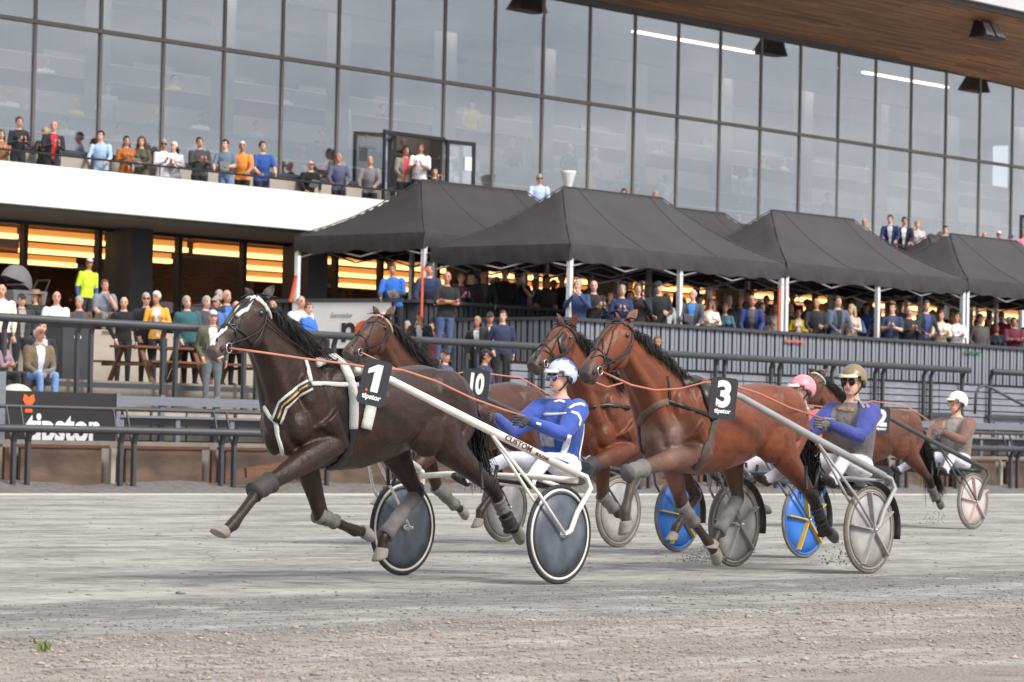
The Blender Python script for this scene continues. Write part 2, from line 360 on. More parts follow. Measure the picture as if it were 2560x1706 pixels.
p = at(640, 1175, Y=38.9); MB().obox((p.x+.25, 38.85, .42), (1.1, .05, .17), Matrix.Rotation(-.1, 3, 'Y')).build('loose_plank', m_wood, label='weathered brown plank leaning low against the track fence', cat='plank')
# hard standing rail of the middle step
fb2 = (50, 42, 1.45)
def step_rail(x0, x1, posts, label, zt=2.92):
    t = empty('crowd_rail', ((x0+x1)/2, 42.05, 1.45), label, 'railing'); bs = t.location
    o = MB().tube([(x0, 41.95, zt), (x1, 41.95, zt)], .072, 12).build('rail', m_dark, t, True); o.location = -bs
    for x in posts:
        for d in (-.16, .16) if x not in (66.82, 68.1) else (0,): bent_post((x+d, 42.08, 1.45), zt, t, base=bs)
    q = MB().bar((x0, 42.1, 1.83), (x1, 42.1, 1.83), .03, .09).build('low_rail', m_dark, t); q.location = -bs
step_rail(28, 66.95, [36.3, 38.29, 40.34]+[42.4+2.08*i for i in range(12)]+[66.82], 'long dark tubular crowd railing with paired bent posts behind the benches')
step_rail(68.0, 100, [68.1]+[70.2+2.1*i for i in range(12)], 'dark tubular crowd railing at the right end beyond the stair gap')
h = MB().tube([at(2437, 1035, Y=41.5), at(2440, 985, Y=41.5), at(2448, 968, Y=41.5), at(2462, 964, Y=41.45), at(2480, 972, Y=41.3), at(2580, 1025, Y=40.4)], .035, 8)
h.build('stair_handrail', m_dark, smooth=True, label='bent dark handrail running down the stair gap at the right', cat='handrail')
# plank benches: each bench a thing with planks and supports
def bench(x0, x1, y, z, label, back=True):
    t = empty('plank_bench', ((x0+x1)/2, y, z), label, 'bench', 'plank benches facing the track'); bs = t.location
    piece('seat_plank', m_grey, (x0, y-.42, z+.40), (x1, y-.22, z+.44), t, bs); piece('seat_plank', m_grey, (x0, y-.2, z+.40), (x1, y-.02, z+.44), t, bs)
    if back:
        piece('back_plank', m_grey, (x0, y-.03, z+.62), (x1, y+.0, z+.77), t, bs); piece('back_plank', m_grey, (x0, y-.03, z+.28), (x1, y+.0, z+.42), t, bs)
    n = max(2, int((x1-x0)/1.1)+1)
    for i in range(n):
        x = x0+.12+(x1-x0-.24)*i/(n-1); piece('support', m_grey, (x-.05, y+.005, z), (x+.05, y+.08, z+.8), t, bs); piece('leg', m_grey, (x-.05, y-.38, z), (x+.05, y-.3, z+.398), t, bs)
bench(37.05, 41.2, 40.25, .86, 'grey plank bench beside the black sign board at the left'); bench(41.4, 45.4, 40.25, .86, 'grey plank bench behind the lead horse')
for i in range(4): bench(45.6+8*i, 53.3+8*i, 40.25, .86, ['grey plank bench mostly hidden behind the pack of horses', 'grey plank bench behind the olive-helmet driver', 'grey plank bench behind the white-helmet driver', 'grey plank bench at the far right edge'][i])
# weathered board wall below the tent terrace (right half)
bw = empty('board_wall', (62, 42.3, 1.45), 'weathered grey horizontal board wall below the slatted terrace parapet', 'wall')
for r in range(7):
    for i in range(12):
        x = 50+4*i; z = 1.5+r*.155
        piece('board', m_slat, (x, 42.18+random.random()*.015, z), (x+3.97, 42.22+random.random()*.015, z+.128), bw, (62, 42.3, 1.45))
piece('backing', m_slatd, (50, 42.26, 1.45), (98, 42.29, 2.62), bw, (62, 42.3, 1.45))
# ------------------------------------------------------------------ black sign board with white lettering
sgn = empty('sign_board', (35.75, 39.8, .8), 'black sign board with white lettering and an orange figure by the track fence', 'sign')
piece('board', m_sign, (34.55, 39.8, .80), (36.95, 39.84, 1.65), sgn, (35.75, 39.8, .8)); piece('frame', m_grey, (34.33, 39.78, .5), (34.53, 39.9, 1.95), sgn, (35.75, 39.8, .8)); piece('frame', m_grey, (36.96, 39.78, .8), (37.04, 39.88, 1.66), sgn, (35.75, 39.8, .8))
RX = Matrix.Rotation(pi/2, 4, 'X')
put_text('lettering', 'tipstor', .64, m_white, sgn, Matrix.Translation((.03, -.012, .06)) @ RX, .022, sx=.9, ext=.006)
fig = MB(); pts = [(-.13,.0),(-.07,-.07),(-.08,-.2),(.08,-.2),(.07,-.07),(.13,0),(.1,.1),(.03,.07),(0,.04),(-.03,.07),(-.1,.1)]
fig.prism([(-.72+a, -.016, .70+b) for a, b in pts], (0, .012, 0)).build('figure', m_orange, sgn)
# ------------------------------------------------------------------ grandstand
GB = (70, 55, 3.1)
gs = empty('grandstand', GB, 'long glass grandstand with white balcony band and timber roof soffit', 'building'); gbv = Vector(GB)
def gpart(name, mb, m, parent=gs, smooth=False):
    o = mb.build(name, m, parent, smooth)
    if parent is gs: o.location = -gbv
    return o
MULL = [48.33+1.99*i for i in range(-2, 25)]
Zb, Zt, Ztop = 7.32, 10.2, 12.93
mm = MB().box((-.04, -.035, Zb), (.04, .045, Ztop)).mesh('mullion', m_mull)
pl = MB().box((-.95, -.008, Zb+.06), (.95, .008, Zt-.045)).mesh('lower_pane', m_glass); pu = MB().box((-.95, -.008, Zt+.045), (.95, .008, Ztop)).mesh('upper_pane', m_glass)
DOOR1 = (60.3, 62.3)
for i, x in enumerate(MULL):
    o = link('mullion', mm, gs); o.location = Vector((x, 55, 0))-gbv
    cx = x+.995
    rot = random.gauss(0, .0006)
    if not (60.2 < cx < 62.2 or 92 < cx < 94):
        o = link('window_pane', pl, gs); o.location = Vector((cx, 55, 0))-gbv; o.rotation_euler = (random.gauss(0, .0005), 0, rot)
    else:
        q = MB().box((cx-.95, 54.992, 8.75), (cx+.95, 55.008, Zt-.045)); gpart('window_pane', q, m_glass)
    o = link('window_pane', pu, gs); o.location = Vector((cx, 55, 0))-gbv; o.rotation_euler = (0, 0, rot)
gpart('transom', MB().box((40, 54.93, Zt-.045), (104, 55.06, Zt+.045)), m_mull)
gpart('sill', MB().box((40, 54.9, Zb-.02), (104, 55.1, Zb+.06)), m_dark)
gpart('upstand', MB().box((40, 54.95, 6.05), (60.35, 55.2, Zb-.02)).box((62.3, 54.95, 6.05), (104, 55.2, Zb-.02)), m_upst)
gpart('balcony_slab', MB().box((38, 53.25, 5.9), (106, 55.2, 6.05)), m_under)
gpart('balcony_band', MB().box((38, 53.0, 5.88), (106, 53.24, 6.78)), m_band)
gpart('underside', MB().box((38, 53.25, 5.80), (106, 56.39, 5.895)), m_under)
rl = MB().tube([(38, 53.12, 7.04), (106, 53.12, 7.04)], .024, 8)
for i in range(46): rl.tube([(38.5+1.5*i, 53.12, 6.78), (38.5+1.5*i, 53.12, 7.04)], .014, 6)
gpart('balcony_rail', rl, m_black)
# open balcony doors
def door_leaf(x, y, ang, name='door'):
    d = link(name, None, gs); d.location = Vector((x, y, 6.06))-gbv; d.rotation_euler = (0, 0, ang)
    f = MB().box((0, -.03, 0), (.09, .03, 2.65)).box((.91, -.03, 0), (1.0, .03, 2.65)).box((.09, -.03, 2.55), (.91, .03, 2.65)).box((.09, -.03, 0), (.91, .03, .12)); f.build('frame', m_black, d)
    MB().box((.09, -.006, .12), (.91, .006, 2.55)).build('glass', m_glass, d); MB().box((.62, -.04, 1.9), (.86, -.02, 2.25)).build('notice', m_paper, d); MB().box((.62, -.04, 1.0), (.86, -.02, 1.35)).build('notice', m_paper, d)
    MB().tube([(.82, -.06, 1.0), (.82, -.06, 1.25)], .015, 6).build('handle', m_alu, d)
door_leaf(60.35, 54.9, -pi*.86); door_leaf(62.3, 54.9, -.12); door_leaf(92.3, 54.9, -pi*.9)
gpart('door_frame', MB().box((60.3, 54.92, 8.68), (62.3, 55.08, 8.76)), m_black); gpart('door_frame', MB().box((92.2, 54.92, 8.68), (94.3, 55.08, 8.76)), m_black)
# roof soffit of timber strips, fascia and hung floodlights
def soffit_mat():
    m = bpy.data.materials.new('timber_soffit'); m.use_nodes = True; t = m.node_tree; N = t.nodes; L = t.links; b = N['Principled BSDF']; b.inputs['Roughness'].default_value = .6
    c = N.new('ShaderNodeTexCoord'); br = N.new('ShaderNodeTexBrick'); br.inputs['Scale'].default_value = 1; br.inputs['Brick Width'].default_value = 2.6; br.inputs['Row Height'].default_value = .085; br.inputs['Mortar Size'].default_value = .014
    br.inputs['Color1'].default_value = (*srgb(196, 146, 106), 1); br.inputs['Color2'].default_value = (*srgb(140, 98, 72), 1); br.inputs['Mortar'].default_value = (.012, .01, .008, 1); br.inputs['Mortar Smooth'].default_value = .3; br.offset = .37; br.offset_frequency = 3
    L.new(c.outputs['Object'], br.inputs[0]); n = N.new('ShaderNodeTexNoise'); p = N.new('ShaderNodeMapping'); p.inputs['Scale'].default_value = (.5, 9, 1); L.new(c.outputs['Object'], p.inputs[0]); L.new(p.outputs[0], n.inputs[0]); n.inputs['Scale'].default_value = 1.2; n.inputs['Detail'].default_value = 5
    x = N.new('ShaderNodeMix'); x.data_type = 'RGBA'; x.blend_type = 'MULTIPLY'; x.inputs[0].default_value = .7; L.new(br.outputs[0], x.inputs[6]); L.new(n.outputs['Fac'], x.inputs[7])
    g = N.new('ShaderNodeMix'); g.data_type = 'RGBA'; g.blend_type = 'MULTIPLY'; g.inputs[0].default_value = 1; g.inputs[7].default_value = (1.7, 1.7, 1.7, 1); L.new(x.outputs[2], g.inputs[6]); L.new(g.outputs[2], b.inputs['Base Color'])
    bp = N.new('ShaderNodeBump'); bp.inputs['Strength'].default_value = .6; bp.invert = True; L.new(br.outputs['Fac'], bp.inputs['Height']); L.new(bp.outputs[0], b.inputs['Normal']); return m
m_sof = soffit_mat()
Yf, Zf = 50.35, 13.92
XK, XK2 = 79.9, 81.2      # fold line of the soffit: at the glass and at the fascia
sf = MB()
sf.quad((40, 54.9, 13.0), (40, Yf, Zf), (XK2, Yf, Zf), (XK, 54.9, 13.0)).quad((XK, 54.9, 13.0), (XK2, Yf, Zf), (106, Yf, Zf+.0), (106, 54.9, 13.0-.55))
gpart('soffit', sf, m_sof)
gpart('soffit_edge', MB().box((40, 54.86, 12.86), (106, 55.1, 13.04)), m_dark)
gpart('fascia_trim', MB().box((40, Yf-.12, Zf-.06), (106, Yf, Zf+.1)), mat('brown_metal', srgb(70, 60, 56), .5, .1, 2))
for i in range(12): gpart('fascia_panel', MB().box((40+5.5*i, Yf-.3, Zf+.1), (45.48+5.5*i, Yf-.02, Zf+1.6)), mat('fascia_grey', (.58, .58, .6), .6, .06, .8))
gpart('roof', MB().box((40, Yf-.02, Zf+.45), (106, 62, Zf+1.5)), m_under)
def flood(x, lbl):
    t = empty('floodlight', (x, 51, 13.5), lbl, 'floodlight', 'twin floodlights hung under the roof edge'); b = MB()
    b.add([(-.62, -.25, -.28), (.62, -.25, -.28), (.62, .3, -.28), (-.62, .3, -.28), (-.42, .0, .22), (.42, .0, .22), (.42, .26, .22), (-.42, .26, .22)], [(3,2,1,0),(4,5,6,7),(0,1,5,4),(1,2,6,5),(2,3,7,6),(3,0,4,7)]); b.build('housing', m_sign, t)
    for s in (-1, 1):
        q = MB(); q.add([(s*.3-.24, -.27, -.22), (s*.3+.24, -.27, -.22), (s*.23+.19, -.05, .18), (s*.23-.19, -.05, .18)], [(0, 1, 2, 3)]); q.build('lamp_glass', mat('lamp_glass', srgb(120, 118, 120), .25, .05, 3), t)
        MB().tube([(s*.35, .1, .2), (s*.35, .1, .36)], .02, 6).build('bracket', m_alu, t)
flood(70.25, 'floodlight reflected as a dark box at the top centre of the glass'); flood(82.15, 'twin floodlight hung under the timber soffit at the top right'); flood(94.1, 'floodlight seen as the dark reflection in the glass at the far right')
# interior of the upper hall
inn = MB()
for k in range(6): inn.box((38, 55.3+1.75*k, 6.0), (110, 57.05+1.75*k, 6.5+.72*k))
gpart('interior_tiers', inn, m_dkin)
for k in range(6): gpart('counter', MB().box((38, 55.35+1.75*k, 7.25+.72*k), (110, 55.75+1.75*k, 7.29+.72*k)), m_upst); gpart('counter_front', MB().box((38, 55.32+1.75*k, 6.5+.72*(k-1) if k else 6.1, ), (110, 55.345+1.75*k, 7.24+.72*k)), (m_upst, m_red, m_intw)[k % 3])
gpart('back_wall', MB().box((38, 68, 6), (110, 68.3, 14)), m_dkin); gpart('interior_ceiling', MB().box((38, 55.1, 13.05), (110, 68, 13.3)), m_dkin)
gpart('gallery_floor', MB().box((38, 65.9, 9.9), (110, 68, 10.1)), m_dkin)
m_led = mat('led_strip', (1, .9, .85), .5, 0, 1, emit=(1, .78, .68), estr=4)
for x0, x1 in ((49, 53.5), (57, 64), (74, 80), (86, 91)): gpart('ceiling_strip', MB().box((x0, 58.0, 12.98), (x1, 58.1, 13.04)), m_led)
m_hall = mat('hall_fill_light', (1, .95, .9), .5, 0, 1, emit=(1, .93, .86), estr=26)  # added fill light that brightens the upper hall, kept out of the camera's view
for i in range(9):
    for y in (59.5, 63.5): gpart('hall_fill_light', MB().box((46+6.3*i+(y-59)*.5, y, 13.0), (50.2+6.3*i+(y-59)*.5, y+.12, 13.04)), m_hall)
for y in (59.1, 63.1): gpart('fill_light_screen', MB().box((38, y, 12.35), (110, y+.3, 13.05)), m_dkin)  # added screens hiding the fill strips from the camera
m_day = mat('far_window', (.9, .92, .9), .5, .25, 3, emit=(.9, .95, .9), estr=1.1)
for x0, z0, w_, h_ in ((54.4, 10.9, 1.0, .9), (56, 10.7, 1.6, 1.2), (67.5, 10.2, 1.5, .9), (86.0, 9.6, .9, 1.1), (101, 9.6, .8, 1.3), (102.4, 9.3, 1.2, 1.0)):
    gpart('far_window', MB().box((x0, 67.9, z0), (x0+w_, 67.99, z0+h_)), m_day)
for i in range(14): gpart('interior_column', MB().box((46+4.4*i, 60, 6), (46.45+4.4*i, 60.45, 13.1)), m_intw)
for i in range(18): gpart('gallery_screen', MB().box((45+3.3*i, 65.85, 10.2), (46.5+3.3*i, 65.9, 11.3)), m_intw)
gpart('gallery_rail', MB().box((38, 65.8, 10.75), (110, 65.84, 10.82)), m_intw)
# ground-floor glazing with warm light strips inside
Yg = 56.3
for x in (45.9, 52.0, 58.0, 64.2, 70.2, 76.2, 82.2, 88.2): gpart('column', MB().box((x, 55.6, 3.1), (x+.7, 56.5, 5.79)), m_dark)
xs = [43.6, 45.8, 47.6, 49.3, 51.6, 54.2, 56.4, 58.2, 59.7, 61.4, 63.6, 65.4, 67.2, 69.2, 71.2, 73, 75, 77, 79, 81, 83, 85, 87, 89, 91, 93, 95, 97]
for a, b_ in zip(xs, xs[1:]):
    gpart('window_pane', MB().box((a+.05, Yg-.01, 3.2), (b_-.05, Yg+.01, 5.72)), m_glass2); gpart('mullion', MB().box((a-.06, Yg-.08, 3.1), (a+.06, Yg+.08, 5.82)), m_black)
gpart('head_rail', MB().box((40, Yg-.1, 5.72), (100, Yg+.1, 5.795)), m_black)
gpart('lobby_ceiling', MB().box((40, Yg+.1, 5.80), (104, 75, 5.88)), mat('lobby_wood', srgb(150, 104, 66), .6, .15, 2)); gpart('lobby_wall', MB().box((40, 70, 3.1), (104, 70.2, 5.7)), mat('lobby_brown', srgb(84, 54, 38), .8, .3, .5))
gpart('lobby_partition', MB().box((52, 62, 3.1), (53.2, 66, 5.7)).box((60, 61, 3.1), (61, 66, 5.7)).box((70, 63, 3.1), (74, 63.3, 5.0)), m_dkin)
m_warm = mat('warm_tube', (1, .8, .5), .5, 0, 1, emit=(1, .58, .22), estr=2.3)
m_amber = mat('amber_ceiling_glow', (.9, .5, .2), .5, 0, 1, emit=(1, .36, .07), estr=.62)  # emissive stand-in for the orange light the strips throw on the ceiling
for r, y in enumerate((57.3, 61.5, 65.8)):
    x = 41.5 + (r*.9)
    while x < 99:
        ln = random.choice((1.6, 2.4, 2.4, 3.2)); gpart('light_strip', MB().box((x, y, 5.46), (x+ln, y+.2, 5.57)), m_warm); gpart('ceiling_glow', MB().box((x+.03, y+.02, 5.575), (x+ln-.03, y+.22, 5.72)), m_amber); x += ln+random.choice((.35, .5, 1.6))
fn = MB(); pk = at(1420, 470, Y=53.6); rings = []
for z, r in ((0, .05), (.12, .06), (.6, .2), (.66, .21), (.64, .19)): rings.append([(pk.x+r*cos(a*pi/8), 53.6+r*sin(a*pi/8), pk.z-.25+z*1.05) for a in range(16)])
fn.loft(rings); fn.tube([(pk.x, 53.6, 6.05), (pk.x, 53.6, pk.z-.2)], .04); fn.build('heater_cone', m_white, smooth=True, label='white upturned cone lamp standing on the balcony behind the tents', cat='lamp')
# ------------------------------------------------------------------ tent terrace
TZ = 2.65
MB().box((52.7, 43.12, 1.9), (110, 46.74, TZ)).build('tent_terrace', m_concd, kind='structure')
MB().box((51.6, 46.75, 1.9), (110, 49.59, 2.95)).build('upper_terrace', m_concd, kind='structure')
def parapet(pts, zt, zb, label, m=m_slat, pitch=.165):
    c = Vector(pts[0]); t = empty('slatted_parapet', (c.x, c.y, zb), label, 'parapet'); bs = Vector((c.x, c.y, zb)); me = {}
    for p, q in zip(pts, pts[1:]):
        p, q = Vector((*p, 0)), Vector((*q, 0)); d = q-p; n = int(d.length/pitch); ang = atan2(d.y, d.x); d.normalize(); nrm = Vector((d.y, -d.x, 0))
        for i in range(n):
            c2 = p + d*(pitch*(i+.5)) + nrm*(.012 if i % 2 else -.004); o = bpy.data.objects.new('slat', unit_box(m)); COL.objects.link(o); o.parent = t
            o.location = Vector((c2.x, c2.y, (zt+zb)/2))-bs; o.rotation_euler = (0, 0, ang); o.scale = (pitch*(.72 if i % 2 else .62), .022, zt-zb)
        k = MB().bar((p.x, p.y, (zt+zb)/2)+Vector((0, 0, 0)) if False else (p.x+nrm.x*-.03, p.y+nrm.y*-.03, (zt+zb)/2), (q.x+nrm.x*-.03, q.y+nrm.y*-.03, (zt+zb)/2), .012, zt-zb).build('backing', m_slatd, t); k.location = -bs
        k = MB().bar((p.x+nrm.x*.02, p.y+nrm.y*.02, zt+.035), (q.x+nrm.x*.02, q.y+nrm.y*.02, zt+.035), .14, .07).build('rail', m_dark, t); k.location = -bs
    return t
pr0 = parapet([(52.6, 43.05), (98, 43.05)], 3.56, 1.92, 'long grey vertically slatted parapet along the front of the tent terrace')
parapet([(52.62, 46.6), (52.62, 43.1)], 3.56, 1.92, 'slatted parapet closing the left end of the lower tent terrace', m_slat)
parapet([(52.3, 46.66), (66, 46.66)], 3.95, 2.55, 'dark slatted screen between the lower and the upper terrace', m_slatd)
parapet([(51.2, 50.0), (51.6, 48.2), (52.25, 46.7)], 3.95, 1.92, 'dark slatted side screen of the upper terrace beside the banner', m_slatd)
# banner hung on a low rail frame at the left
A, B = at(722, 757, Z=3.93), at(968, 756, Z=3.93); A.y -= .12; B.y -= .12
bn = empty('banner', (A.x, A.y, 2.6), 'white banner with black and orange lettering on the rail behind the lead horse', 'banner'); d = (B-A); d.z = 0; ln = d.length; d.normalize(); ang = atan2(d.y, d.x)
zt = A.z; bn.location = (A.x, A.y, zt-1.05); bn.rotation_euler = (0, 0, ang)
MB().box((0, -.01, .05), (ln, .01, 1.05)).build('sheet', m_paper, bn); MB().box((-.8, -.04, 1.05), (ln+.3, .04, 1.13)).build('rail', m_dark, bn)
for k in range(4): MB().box((ln*k/3-.03, .012, -.7), (ln*k/3+.03, .07, 1.05)).build('post', m_dark, bn)
TX = lambda x, z: Matrix.Translation((x, -.02, z)) @ RX
put_text('lettering', 'Sønstebø', .15, mat('grey_print', srgb(150, 148, 150), .6, 0, 1), bn, TX(ln*.5, .72), 0, .3, ext=.002)
put_text('lettering', 'n', .85, m_black, bn, TX(ln*.58, .2), .02, ext=.003); put_text('lettering', 'O', .62, m_orange, bn, TX(ln*.74, .2), .025, ext=.003); put_text('lettering', 'Y', .62, m_black, bn, TX(ln*.9, .2), .025, ext=.003)
# ------------------------------------------------------------------ tents
def tent(x0, x1, y0, y1, ze, zr, label, group='black pop-up tents on the terrace', poles=True, rx=1.85, floor=None):
    floor = TZ if floor is None else floor
    t = empty('pop_up_tent', (x0, y0, floor), label, 'tent', group); bs = Vector((x0, y0, floor)); ym = (y0+y1)/2; c = MB(); n = 24
    def prof(u): return u - .085*sin(pi*u)      # sagging fabric
    def pt(x, y):
        ux = min(1, (x-x0)/rx, (x1-x)/rx); uy = min((y-y0), (y1-y))/((y1-y0)/2); u = max(0, min(ux, uy)); return (x, y, ze + (zr-ze)*prof(u) - .16*abs(sin(pi*(x-x0)/((x1-x0)/3)))*u*(1-u)*(1 if uy < ux else .3) - .05*abs(sin(pi*(y-y0)/((y1-y0)/2)))*u*(1-u)*(0 if uy < ux else 1))
    gx = sorted(set([x0+(x1-x0)*i/60 for i in range(61)]+[x0+rx, x1-rx])); gy = [y0+(y1-y0)*i/28 for i in range(29)]; k = len(c.v)
    vs = [pt(x, y) for x in gx for y in gy]; m = len(gy); c.add(vs, [(i*m+j, (i+1)*m+j, (i+1)*m+j+1, i*m+j+1) for i in range(len(gx)-1) for j in range(m-1)])
    o = c.build('canopy', m_tent, t, True); o.location = -bs
    def sm_(p, q, k=14): return MB().tube([Vector(pt(p[0]+(q[0]-p[0])*i/k, p[1]+(q[1]-p[1])*i/k))+Vector((0, 0, .006)) for i in range(k+1)], .014, 5).build('seam', m_tentl, t, True)
    for p, q in (((x0, y0), (x0+rx, ym)), ((x1, y0), (x1-rx, ym)), ((x0, y1), (x0+rx, ym)), ((x1, y1), (x1-rx, ym)), ((x0+(x1-x0)/3, y0), (x0+(x1-x0)/3, ym)), ((x1-(x1-x0)/3, y0), (x1-(x1-x0)/3, ym)), ((x0+rx, ym), (x1-rx, ym))): sm_(p, q).location = -bs
    v = MB()
    for (ax, ay, bx, by) in ((x0, y0, x1, y0), (x1, y0, x1, y1), (x1, y1, x0, y1), (x0, y1, x0, y0)):
        L_ = sqrt((bx-ax)**2+(by-ay)**2); nn = int(L_/.12); top = []; mid = []; bot = []
        for i in range(nn+1):
            u = i/nn; x, y = ax+(bx-ax)*u, ay+(by-ay)*u; nx_, ny_ = (by-ay)/L_, -(bx-ax)/L_; wv = .022*sin(i*1.9)+.015*sin(i*.7)
            sag = .05*sin(pi*((u*2) % 1)); top.append((x, y, ze)); mid.append((x+nx_*(.03+wv), y+ny_*(.03+wv), ze-.17-sag*.5)); bot.append((x+nx_*(.01-wv), y+ny_*(.01-wv), ze-.36-sag+.02*sin(i*.9)))
        v.add(top+mid+bot, [(i, i+1, nn+2+i, nn+1+i) for i in range(nn)]+[(nn+1+i, nn+2+i, 2*nn+3+i, 2*nn+2+i) for i in range(nn)])
    o = v.build('valance', m_tent, t, True); o.location = -bs
    xm = (x0+x1)/2
    for i, (x, y) in enumerate(((x0+.06, y0+.06), (xm, y0+.06), (x1-.06, y0+.06), (x0+.06, y1-.06), (xm, y1-.06), (x1-.06, y1-.06))):
        o = MB().box((x-.05, y-.05, floor), (x+.05, y+.05, ze-.05)).build('pole', m_pole if i in (0, 1, 2) or random.random() < .5 else m_alu, t); o.location = -bs
    fr = MB()
    for y in (y0+.08, y1-.08):
        for a in range(4):
            xa, xb = x0+(x1-x0)*a/4, x0+(x1-x0)*(a+1)/4; fr.bar((xa, y, ze-.12), (xb, y, ze-.5), .03, .03).bar((xa, y, ze-.5), (xb, y, ze-.12), .03, .03)
    for x in (x0+.08, xm, x1-.08):
        for a in range(2):
            ya, yb = y0+(y1-y0)*a/2, y0+(y1-y0)*(a+1)/2; fr.bar((x, ya, ze-.12), (x, yb, ze-.5), .03, .03).bar((x, ya, ze-.5), (x, yb, ze-.12), .03, .03)
    o = fr.build('frame', m_alu, t); o.location = -bs; return t
tent(53.35, 61.3, 47.6, 51.6, 5.58, 6.97, 'black pop-up tent at the left end, set back behind the centre tent', rx=2.1, floor=2.95)
tent(53.45, 61.35, 43.5, 47.5, 5.24, 6.68, 'black pop-up tent at the centre, largest of the row', rx=2.15)
tent(61.42, 69.2, 43.5, 47.5, 5.27, 6.70, 'black pop-up tent right of the centre one', rx=2.15)
tent(69.27, 77.1, 43.5, 47.5, 5.3, 6.62, 'black pop-up tent at the right edge of the picture', rx=2.3)
tent(61.45, 69.3, 47.6, 51.6, 5.6, 6.98, 'black pop-up tent of which only the ridge shows behind the centre tent', rx=2.1, floor=2.95)
tent(74.8, 82.7, 47.6, 51.6, 5.6, 7.02, 'black pop-up tent of which only a corner shows behind the rightmost tent', rx=2.1, floor=2.95)
# pole straps and odd posts
for x, y, Y, lbl in ((1963, 720, 43.44, 'orange strap wound round the pole between the centre tents'), (1073, 670, 44.0, 'orange strap stretched from the leftmost tent pole')):
    p = at(x, y, Y=Y); b = MB(); b.bar(p+Vector((-.09, .1, 0)), p+Vector((-.09, .1, -1.0)), .06, .02, (0, 1, 0)).bar(p+Vector((-.09, .1, 0)), p+Vector((.12, .1, -.05)), .03, .05); b.build('tie_strap', m_strap, label=lbl, cat='strap')
for x0_, x1_, y, lbl, m in ((1962, 2010, 853, 'orange strap end on the slatted parapet', m_strap), (2412, 2453, 880, 'green strap end on the slatted parapet', mat('green_strap', srgb(40, 110, 70), .6, .1, 4))):
    MB().bar(at(x0_, y, Y=42.97), at(x1_, y+2, Y=42.97), .02, .04).build('strap_end', m, label=lbl, cat='strap')
b = MB(); p0, p1 = at(745, 640, Y=48.2), at(730, 755, Y=48.2); b.bar(p0, at(741, 755, Y=48.2), .09, .09, (0, 1, 0)); 
pp = b.build('striped_pole', m_pole, label='white and orange striped pole left of the first tent', cat='pole'); 
MB().bar(at(741, 690, Y=48.1), at(726, 755, Y=48.1), .06, .05, (0, 1, 0)).build('strap', m_strap, pp)
# picnic table on the middle step, wheelie bin, litter bin, pram
def picnic(px, py, label):
    p = at(px, py, Y=45.2); t = empty('picnic_table', (p.x, 45.2, 1.92), label, 'table', 'picnic tables on the middle step')
    for k in range(4): MB().box((-.95, -.36+.18*k, .70), (.95, -.2+.18*k, .745)).build('top_plank', m_wood, t)
    for s in (-1, 1):
        MB().box((-.95, s*.72-.13, .42), (.95, s*.72+.13, .46)).build('seat_plank', m_wood, t)
        for e in (-.7, .7): MB().bar((e, s*.25, .70), (e, s*.62, 0), .045, .1, (1, 0, 0)).build('leg', m_wood, t)
    for e in (-.7, .7): MB().box((e-.03, -.8, .36), (e+.03, .8, .42)).build('cross_beam', m_wood, t)
    return t
picnic(395, 890, 'brown wooden picnic table behind the person in the black jacket'); picnic(540, 890, 'brown wooden picnic table behind the person in the olive jacket')
p = at(165, 940, Y=43.2)
t = empty('waste_bin', (p.x, 43.2, 1.92), 'dark grey box bin behind the seated person in the brown jacket', 'bin')
MB().box((-.32, -.25, 0), (.32, .25, .95)).build('body', m_dark, t); MB().box((-.34, -.27, .95), (.34, .27, 1.0)).build('lid', m_black, t); MB().box((-.06, -.262, .74), (.1, -.252, .79)).build('label_plate', m_paper, t)
def pram():
    p = at(52, 770, Y=50.6); t = empty('pram', (p.x, 50.6, 3.12), 'grey hooded pram on the concourse at the left', 'pram'); b = MB(); rings = []
    for i in range(9):
        a = radians(-20+i*22); rings.append([(-.1+.42*cos(a)*sin(pi*(k+.0)/10)*1.0-.05, -.28+.056*k, .78+.42*sin(a)*sin(pi*(k+.5)/11)+.1) for k in range(11)])
    b.loft(rings, False); b.build('hood', mat('pram_grey', srgb(112, 110, 112), .8, .08, 5), t, True)
    MB().obox((.05, 0, .62), (.85, .42, .28), None, 1.1).build('cot', mat('pram_grey', srgb(112, 110, 112)), t)
    MB().tube([(-.4, -.2, .2), (.4, -.2, .62), (.6, -.2, 1.0)], .014).tube([(.4, -.2, .2), (-.3, -.2, .6)], .014).tube([(-.4, .2, .2), (.4, .2, .62), (.6, .2, 1.0)], .014).tube([(.4, .2, .2), (-.3, .2, .6)], .014).tube([(.6, -.2, 1.), (.6, .2, 1.)], .018).build('frame', m_black, t)
    for x in (-.4, .4):
        for y in (-.22, .22): MB().torus((x, y, .14), (0, 1, 0), .12, .02, 20, 6).build('wheel', m_black, t)
pram()
p = at(42, 985, Y=41.3); MB().mi(0).ball((p.x, 41.3, 1.62), (.3, .2, .17)).build('round_bag', mat('white_green_bag', srgb(190, 205, 186), .6, .12, 3), smooth=True, label='white and green rounded bag on the step above the sign', cat='bag')
